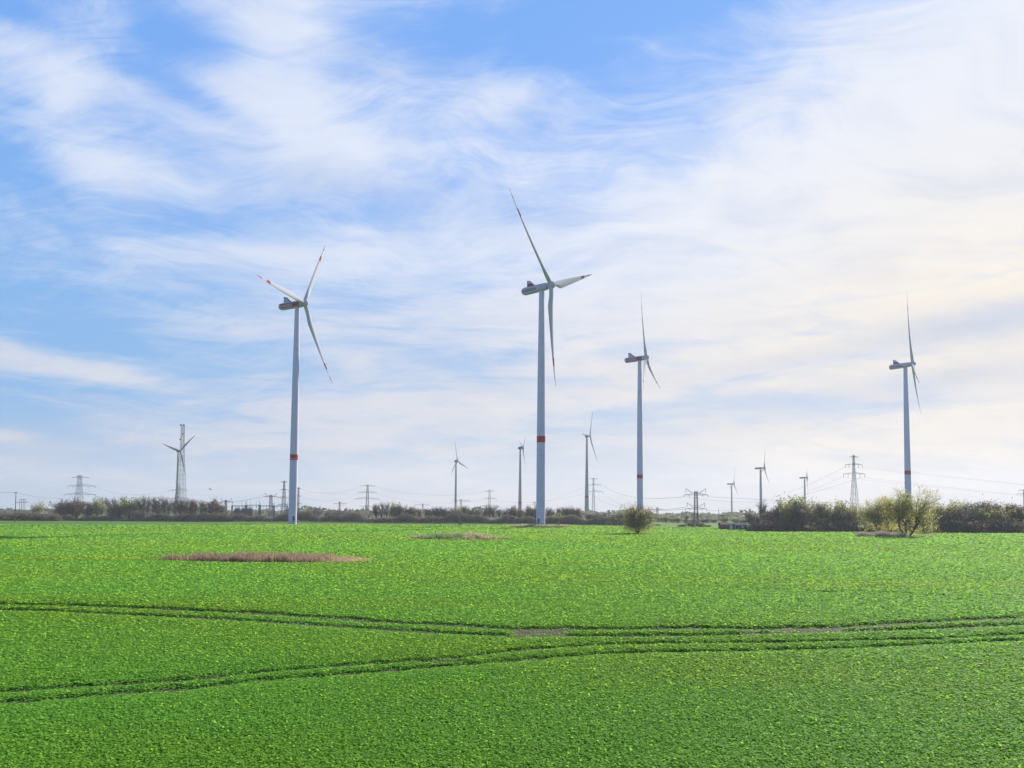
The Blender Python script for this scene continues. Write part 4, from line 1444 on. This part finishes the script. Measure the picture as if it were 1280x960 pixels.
KINDNAME = {'bare1': 'bare tree', 'bare2': 'slender bare tree', 'bare3': 'spreading bare tree', 'dome1': 'dome-shaped budding tree', 'dome2': 'reddish budding tree', 'leaf1': 'full green tree', 'leaf2': 'upright green tree',
            'fresh1': 'yellow green leafing tree', 'dark1': 'dark green tree', 'shrub1': 'brown shrub', 'shrub2': 'dark green shrub', 'shrub3': 'pale green shrub'}
rt_ = random.Random(3)


def put(key, x, y, hm, wm, label, group, cat=None):
    pr = PROTO[key]
    (root, Ht, wdt), used = pr
    o = root if not used else copy_tree(root)
    pr[1] = True
    o.location = (x, y, H(x, y))
    o.rotation_euler = (0, 0, rt_.uniform(0, 6.28))
    sz = hm / Ht
    sw = wm / 2 / wdt if wm else sz
    o.scale = (sw, sw, sz)
    tag(o, label, cat or ('shrub' if 'shrub' in key else 'tree'), group)
    return o


ORD = ['first', 'second', 'third', 'fourth', 'fifth', 'sixth', 'seventh', 'eighth', 'ninth', 'tenth', 'eleventh', 'twelfth']
LAND = {}


def row(name, items, group, marks, dflt):
    """items: (key, x px, top y px, width px, distance); marks: [(x px, landmark phrase)] for the labels"""
    cnt = {}
    for key, xp, yt, wp, d in items:
        p = at(xp, yt, d)
        mk = None
        for mx_, ph_ in marks:
            if xp >= mx_:
                mk = ph_
        kn = KINDNAME[key]
        c_ = cnt.get((mk, kn), 0)
        cnt[(mk, kn)] = c_ + 1
        label = '%s %s from the left %s' % (ORD[min(c_, 11)], kn, mk or dflt)
        put(key, p.x, d, (p.z - H(p.x, d)) * (1.16 if 'bare' in key else 1.2), wp * d / F_PX * (1.35 if 'bare' in key else 1.3), label, group)


row('left', [
    ('shrub1', 8, 641.5, 26, 525), ('shrub1', 30, 641, 26, 520), ('shrub1', 52, 642.5, 24, 518), ('shrub1', 66, 644.5, 18, 516),
    ('fresh1', 45.5, 629.5, 18, 640),
    ('dome1', 80, 629.5, 26, 545), ('dome1', 97, 627.5, 26, 548), ('dome2', 110, 632, 20, 540), ('leaf2', 122, 625.8, 18, 545), ('bare2', 129, 624.8, 10, 555),
    ('bare2', 136, 625.5, 9, 560), ('dark1', 141, 631.5, 12, 545), ('bare2', 144.5, 624.5, 9, 556), ('dark1', 148, 633, 14, 540), ('bare1', 153.5, 624.3, 10, 558), ('leaf1', 162, 627.5, 24, 545),
    ('bare1', 170, 625.5, 14, 552), ('shrub1', 174, 640, 16, 535), ('bare1', 178.5, 624, 13, 548), ('bare2', 185, 624.2, 11, 552), ('bare1', 191.5, 625, 12, 547), ('bare3', 198.5, 625.5, 14, 552),
    ('bare1', 204.5, 624.2, 13, 548), ('bare2', 211, 627, 11, 553), ('shrub2', 196, 644, 20, 532),
], 'trees of the left wood', [(-50, 'in the brown hedge by left picture edge'), (40, 'between left picture edge and left wood'), (70, 'in the left wood before the lattice mast')], 'in the left wood')
row('left2', [
    ('bare1', 219, 627.5, 12, 550), ('bare3', 226, 626, 15, 548), ('bare1', 233, 627.6, 12, 552), ('dome2', 239, 629, 14, 546), ('bare2', 245, 627.8, 11, 553), ('bare1', 251, 628.4, 12, 548),
    ('bare2', 257, 628.6, 11, 552), ('dome1', 266.5, 627.5, 17, 545), ('dome1', 274, 632, 16, 542), ('shrub1', 232, 643, 20, 534), ('shrub2', 254, 643.5, 20, 534), ('shrub1', 279, 642, 18, 533),
], 'trees of the left wood', [(0, 'in the left wood beyond the lattice mast')], 'in the left wood')
row('mid', [
    ('dark1', 384, 639, 12, 900), ('dome1', 398, 637.5, 14, 880), ('dark1', 411, 640.5, 14, 900), ('dome1', 424, 638.5, 16, 900), ('dark1', 437, 640.5, 16, 900), ('dome1', 447, 641.5, 14, 900),
], 'low trees behind the hedge', [(0, 'in the low far group beyond left turbine')], 'behind the hedge')
row('mid2', [
    ('bare3', 470.5, 632, 12, 560), ('bare1', 477, 631, 12, 562), ('bare1', 484, 631.4, 12, 558), ('leaf2', 491, 631.6, 14, 556), ('dome1', 498.5, 633.2, 15, 555), ('bare3', 508, 636, 12, 560), ('dome2', 515, 636.8, 12, 557), ('bare1', 523, 637.5, 9, 560),
    ('bare3', 536, 637, 13, 560), ('bare3', 546, 635.2, 16, 556), ('bare3', 556, 636, 15, 560), ('bare1', 565, 636.3, 10, 560),
], 'trees of the centre row', [(0, 'in the row before the egg-nacelle turbine')], 'in the centre row')
row('mid3', [
    ('leaf2', 572, 635.4, 13, 558), ('dome2', 580, 636, 13, 556), ('bare3', 589, 638, 12, 560), ('bare1', 597, 637.5, 10, 560), ('bare1', 606, 636, 11, 562), ('bare2', 611.5, 633, 10, 560), ('bare1', 617.5, 634.5, 12, 562), ('bare2', 624, 637.6, 9, 560), ('bare2', 631, 637, 9, 560),
    ('dome1', 641, 635.3, 14, 556), ('dome2', 651, 640, 10, 558), ('dome1', 662, 635.8, 15, 556), ('dome1', 671.5, 636.2, 14, 555),
], 'trees of the centre row', [(0, 'between egg-nacelle turbine and the tallest tower')], 'in the centre row')
row('mid4', [
    ('bare3', 688, 636.5, 13, 560), ('dome2', 698, 638.5, 12, 556), ('bare3', 706, 635.6, 15, 558), ('dome1', 714, 637, 13, 556), ('dome2', 723, 638.4, 14, 556), ('leaf2', 700, 643, 16, 545), ('bare3', 737, 643.5, 12, 556), ('dome1', 746, 644, 12, 556), ('dome1', 757, 643.5, 13, 556), ('leaf1', 768, 644.6, 12, 560), ('dome1', 782, 645.5, 16, 550),
], 'trees of the centre row', [(0, 'between the tallest tower and the willow bush')], 'in the centre row')
row('far', [
    ('leaf1', 812, 649, 16, 650), ('dark1', 824, 646.5, 12, 660), ('leaf1', 832, 646.4, 14, 650), ('dark1', 840, 648.8, 12, 650), ('leaf1', 847, 647.5, 14, 640), ('leaf1', 857, 649.5, 14, 650), ('bare2', 858.5, 645, 5, 640), ('leaf1', 879, 649, 16, 650), ('dark1', 884, 648.8, 12, 645), ('leaf1', 892, 649.2, 14, 650), ('dome2', 905, 648.5, 16, 650), ('leaf1', 920, 648.4, 16, 650), ('dark1', 930, 650, 16, 640), ('dark1', 866, 650.3, 16, 650),
], 'far trees behind the horned pylon', [(0, 'in the far line beyond the willow bush')], 'in the far line')
row('tufts', [
    ('shrub2', 822, 655.6, 10, 470), ('shrub2', 852, 656, 12, 440), ('shrub1', 864, 653, 14, 445), ('shrub2', 874, 654, 18, 440), ('shrub2', 884, 656.5, 10, 440), ('shrub2', 575.5, 652.6, 5, 470), ('shrub2', 866, 658.9, 4, 398), ('shrub2', 873.5, 659, 4, 398), ('shrub1', 698, 653.2, 3, 376), ('shrub3', 761, 653, 8, 490),
], 'low bushes on the field edge', [(0, 'of the low bushes on the field edge')], 'on the field edge')
row('right', [
    ('bare2', 936, 641.5, 11, 352), ('bare3', 942, 645, 14, 350), ('bare1', 947, 648, 12, 346), ('bare2', 951.5, 629.5, 12, 352), ('bare1', 957, 640, 14, 350), ('dome1', 963, 641, 22, 346), ('bare3', 970, 637, 16, 350), ('dark1', 974.5, 632, 12, 352),
    ('fresh1', 980, 634, 16, 342), ('leaf1', 990, 628.6, 32, 348), ('leaf1', 1003, 630.5, 26, 352), ('dome1', 998, 637, 26, 342), ('shrub2', 985, 652, 24, 338), ('shrub1', 962, 652, 24, 338), ('fresh1', 1012, 637, 18, 345), ('dome2', 1021, 634.6, 20, 350), ('bare1', 1028, 634, 14, 352), ('leaf2', 1034, 633.6, 18, 348),
    ('fresh1', 1043, 635, 18, 345), ('leaf1', 1052, 632.6, 22, 350), ('dark1', 1049, 642, 22, 342), ('fresh1', 1062, 634, 20, 344), ('leaf2', 1070, 636, 18, 348), ('shrub2', 1030, 652, 24, 338), ('shrub3', 1024, 657, 9, 335), ('shrub1', 1060, 652, 24, 338),
], 'trees of the right wood', [(0, 'in the right wood before the willow group')], 'in the right wood')
row('right2', [
    ('leaf2', 1082, 637, 20, 340), ('leaf1', 1098, 638, 24, 335), ('leaf2', 1115, 637, 22, 332), ('leaf1', 1132, 637, 24, 330), ('leaf2', 1150, 637, 22, 326), ('dark1', 1108, 645, 26, 326), ('dark1', 1140, 645, 26, 322),
], 'trees of the right wood', [(0, 'in the right wood behind the willow group')], 'in the right wood')
row('right3', [
    ('leaf1', 1172, 636, 24, 318), ('fresh1', 1183, 633.4, 22, 312), ('leaf2', 1192, 630.8, 20, 318), ('bare2', 1201.5, 630.6, 9, 322), ('dark1', 1207, 634, 14, 320), ('dome1', 1199, 640, 26, 312), ('dome2', 1219, 634.6, 28, 316), ('dome2', 1232, 633.4, 26, 318), ('leaf1', 1226, 641, 26, 310), ('dome2', 1245, 637, 22, 314),
    ('fresh1', 1254, 638.5, 20, 306), ('dome2', 1263, 635.8, 26, 314), ('dome2', 1276, 637.8, 26, 312), ('leaf2', 1288, 637, 26, 312), ('shrub2', 1190, 652, 26, 304), ('shrub1', 1215, 653, 26, 303), ('shrub2', 1242, 653, 26, 302), ('shrub1', 1268, 653, 26, 301), ('dark1', 1176, 645, 24, 310), ('dark1', 1250, 646, 24, 308), ('dark1', 1212, 646, 24, 308),
], 'trees of the right wood', [(0, 'in the right wood beyond the willow group')], 'in the right wood')

for key_, (tr_, used_) in PROTO.items():
    if not used_:
        for ch in list(tr_[0].children):
            bpy.data.objects.remove(ch)
        bpy.data.objects.remove(tr_[0])


def own_tree(name, label, xp, yb, yt, **k_):
    p = gnd(xp, yb)
    d = p.y
    ht = at(xp, yt, d).z
    r, _, _ = make_tree(name, Ht=ht, **k_)
    r.location = (p.x, d, H(p.x, d))
    tag(r, label, 'tree' if 'tree' in name else 'bush', 'willows in the field' if 'tree' in name else None)
    return r


# round willow bush
own_tree('willow_bush', 'round pale green willow bush alone in the field before a turbine', 796.5, 667.5, 626.5, seed=41, spread=1.5, trunk_h=0.35, r0=0.12, leaf=M['fresh'], leaf_n=7500, leaf_s=0.22, leaf_r=0.55,
         twig_per=5, twig_w=0.04, twig_L=1.3, nlimb=6, levels=3, multi=5, up=0.6, low=0.4, twig_m=M['willowtwig'])
# willow group on the right
V3 = lambda *a_: Vector(a_).normalized()
own_tree('willow_tree', 'largest willow tree with three dark limbs forking from one foot', 1133.5, 672, 608.5, seed=51, spread=0.95, trunk_h=5.5, r0=0.34, leaf=M['fresh'], leaf_n=10000, leaf_s=0.28, leaf_r=0.6, twig_m=M['willowtwig'],
         twig_per=5, twig_w=0.05, twig_L=1.3, nlimb=5, levels=3, up=0.7, low=0.12, stems=[((-0.4, 0), V3(-0.55, 0, 1), 5.5, 0.30), ((0.0, 0.1), V3(0.02, 0.15, 1), 5.5, 0.26), ((0.4, 0), V3(0.75, 0, 1), 6.5, 0.34)])
own_tree('willow_tree', 'middle willow tree of the group with yellow green crown', 1110, 667, 620, seed=52, spread=0.8, trunk_h=3.0, r0=0.24, leaf=M['fresh'], leaf_n=9000, leaf_s=0.29, leaf_r=0.75, twig_m=M['willowtwig'],
         twig_per=5, twig_w=0.05, twig_L=1.2, nlimb=6, levels=3, up=0.9, low=0.3)
own_tree('willow_tree', 'leftmost willow tree of the group leaning to the left', 1100, 667, 625.5, seed=53, spread=0.8, trunk_h=3.6, r0=0.22, leaf=M['fresh'], leaf_n=6000, leaf_s=0.29, leaf_r=0.7, twig_m=M['willowtwig'],
         twig_per=5, twig_w=0.05, twig_L=1.2, nlimb=6, levels=3, up=0.8, low=0.25, stems=[((0, 0), V3(-0.55, 0, 1), 4.2, 0.24), ((0.2, 0), V3(-0.1, 0.1, 1), 3.6, 0.18)])
own_tree('willow_bush', 'yellow green willow bush under the right limb of the largest willow', 1157, 668, 638, seed=54, spread=1.1, trunk_h=0.8, r0=0.12, leaf=M['fresh'], leaf_n=5200, leaf_s=0.26, leaf_r=0.7, twig_m=M['willowtwig'],
         twig_per=5, twig_w=0.05, twig_L=1.0, nlimb=5, levels=2, multi=5, up=0.7, low=0.4)
own_tree('willow_bush', 'low yellow green bush left of the forked foot of the largest willow', 1126, 671.5, 661, seed=55, spread=1.1, trunk_h=0.4, r0=0.07, leaf=M['fresh'], leaf_n=900, leaf_s=0.22, leaf_r=0.35,
         twig_per=5, twig_w=0.04, twig_L=0.7, nlimb=5, levels=2, multi=4, up=0.7, low=0.5)
# dry reeds and rough grass under the willows
p1 = gnd(1105, 672)
PT = (p1.x, p1.y + 1.5, 9.0, 3.0)
xy = patch_points(PT, 6500, 9, 0.12)
blades_patch('reed_fringe', xy, hgt(xy[:, 0], xy[:, 1]), rng.uniform(0.7, 2.6, len(xy)) * (0.85 + 0.15 * np.sin(xy[:, 0] * 0.9)) * np.clip(1.2 - in_patch(xy[:, 0], xy[:, 1], PT) * 0.7, 0.3, 1), np.full(len(xy), 0.06), M['palereed'], 'pale dry reeds under the willow group on the right', 'reeds', 61, 0.14, lambda q_, tn: tn * 0.4)
p1 = gnd(1150, 671)
xy = patch_points((p1.x, p1.y + 1, 7.0, 3.0), 2500, 10, 0.12)
blades_patch('willow_grass', xy, hgt(xy[:, 0], xy[:, 1]), rng.uniform(0.2, 0.9, len(xy)), np.full(len(xy), 0.12), M['tussock'], 'rough grass right of the foot of the largest willow', 'rough grass', 62, 0.35)


# ------------------------------------------------------------------ hedges
def hedge(name, label, pts, hm, depth, n, mats, seed, leafs=0.4):
    """pts: [(x px, distance)]; twig and leaf tangle along a line"""
    g = np.random.default_rng(seed)
    W3 = np.array([[at(x_, 640, d_).x, d_] for x_, d_ in pts])
    L = np.concatenate([[0], np.cumsum(np.hypot(*np.diff(W3, axis=0).T))])
    root = empty(name, (W3[0, 0], W3[0, 1], 0))
    tag(root, label, 'hedge')
    o3 = np.array([W3[0, 0], W3[0, 1], 0])
    def pos(n):
        s = g.uniform(0, L[-1], n)
        x_ = np.interp(s, L, W3[:, 0]); y_ = np.interp(s, L, W3[:, 1]) + g.normal(0, depth / 2.4, n)
        top = hm * (0.66 + 0.20 * np.sin(s / 6.3 + seed) + 0.14 * np.sin(s / 2.7) + 0.18 * np.sin(s / 19.0 + seed))
        return x_, y_, top, s
    x_, y_, top, s = pos(n)
    b = np.column_stack([x_, y_, hgt(x_, y_)])
    d = np.column_stack([g.normal(0, 0.35, n), g.normal(0, 0.35, n), np.ones(n)])
    d /= np.linalg.norm(d, axis=1, keepdims=True)
    l = (top * g.uniform(0.5, 1.05, n))[:, None]
    b[:, 2] += g.uniform(0, 0.35, n) * top
    e = b + d * l * 0.75
    sd = np.cross(d, g.normal(size=(n, 3))); sd /= np.linalg.norm(sd, axis=1, keepdims=True); sd *= 0.06
    V_ = np.stack([b - sd, b + sd, e + sd * .5, e - sd * .5], 1).reshape(-1, 3)
    link('twigs_and_leaves', np_mesh('twigs_and_leaves', V_ - o3, np.arange(4 * n).reshape(-1, 4), M['twig'], g.uniform(0, 1, n)), root)  # twig strips of the hedge; its leaf faces follow below
    for i, (mt, frac) in enumerate(mats):
        k_ = int(n * frac)
        x_, y_, top, s = pos(k_)
        z_ = hgt(x_, y_) + top * g.uniform(0.02, 1.0, k_)
        keep = np.sin(s / 7.0 + 2.1 * i + seed) + g.normal(0, 0.6, k_) > -0.6
        cen = np.column_stack([x_, y_, z_])[keep]
        Vq, Fq = quads(cen, leafs * g.uniform(0.6, 1.5, len(cen)), (0, 0, 0.4), 1.2, seed + i)
        link('twigs_and_leaves', np_mesh('twigs_and_leaves', Vq - o3, Fq, mt, g.uniform(0, 1, len(cen))), root)


hedge('hedge', 'low brown hedge by the left picture edge', [(-40, 520), (30, 520), (76, 515)], 4.6, 3, 5000, [(M['bud'], 0.5), (M['green'], 0.12), (M['rust'], 0.2)], 71)
hedge('hedge', 'dark low hedge along the foot of the left wood', [(74, 536), (180, 532), (285, 530)], 5.6, 4, 10000, [(M['evergreen'], 0.55), (M['bud'], 0.35)], 72)
hedge('hedge', 'long grey brown hedge behind the left turbine and substation', [(262, 540), (380, 530), (480, 522)], 7.6, 5, 12000, [(M['bud'], 0.45), (M['evergreen'], 0.3)], 73)
hedge('hedge', 'long dark hedge under the bare centre trees', [(470, 524), (580, 516), (676, 512)], 7.6, 5, 12000, [(M['bud'], 0.45), (M['evergreen'], 0.35)], 74)
hedge('hedge', 'hedge between the tallest tower and the willow bush', [(678, 512), (730, 505), (800, 492)], 7.0, 5, 8000, [(M['bud'], 0.5), (M['green'], 0.3), (M['evergreen'], 0.2)], 75)
hedge('hedge', 'bramble hedge along the foot of the right wood left of the willows', [(934, 342), (1010, 340), (1085, 336)], 3.2, 4, 7000, [(M['evergreen'], 0.5), (M['green'], 0.25), (M['bud'], 0.25)], 76, 0.35)
hedge('hedge', 'bramble hedge along the foot of the right wood right of the willows', [(1085, 334), (1160, 312), (1220, 305), (1300, 302)], 3.2, 4, 7000, [(M['evergreen'], 0.5), (M['green'], 0.25), (M['bud'], 0.25)], 77, 0.35)

# far woods on the horizon: an uncountable mass
def far_wood(n=30000):
    g = np.random.default_rng(88)
    az_ = g.uniform(R(-42), R(42), n)
    d = g.choice([980, 1500, 1900, 2400, 3000], n) + g.normal(0, 25, n)
    x_, y_ = d * np.tan(az_), d
    top = 9.5 + 2.4 * np.sin(az_ * 33 + d / 300) + 2.0 * np.sin(az_ * 91) + 1.2 * np.sin(az_ * 260)
    z_ = top * g.uniform(0, 1, n) ** 0.8
    Vq, Fq = quads(np.column_stack([x_, y_, z_]), 3.6 * g.uniform(0.5, 1.3, n), (0, -1.2, 0.3), 1.4, 5)
    me = np_mesh('far_woodland', Vq, Fq, M['evergreen'], g.uniform(0, 1, n))
    tag(link('far_woodland', me), 'dark strip of far woods along the horizon', 'woodland', kind='stuff')
far_wood()

# ------------------------------------------------------------------ air
hz = MB()
hz.box((0, 0, 128), (9800, 9800, 264))
hm = bpy.data.materials.new('thin_haze')
hm.use_nodes = True
t = NT(hm.node_tree)
t.n.remove(t.n['Principled BSDF'])
pv = t.node('ShaderNodeVolumePrincipled')
pv.inputs['Color'].default_value = (0.78, 0.81, 0.88, 1)
pv.inputs['Density'].default_value = 0.00014
pv.inputs['Anisotropy'].default_value = 0.2
t.l.new(pv.outputs[0], t.n['Material Output'].inputs['Volume'])
hob = hz.build('haze', hm)
tag(hob, 'thin pale air veiling the distant trees and pylons', 'haze', kind='stuff')
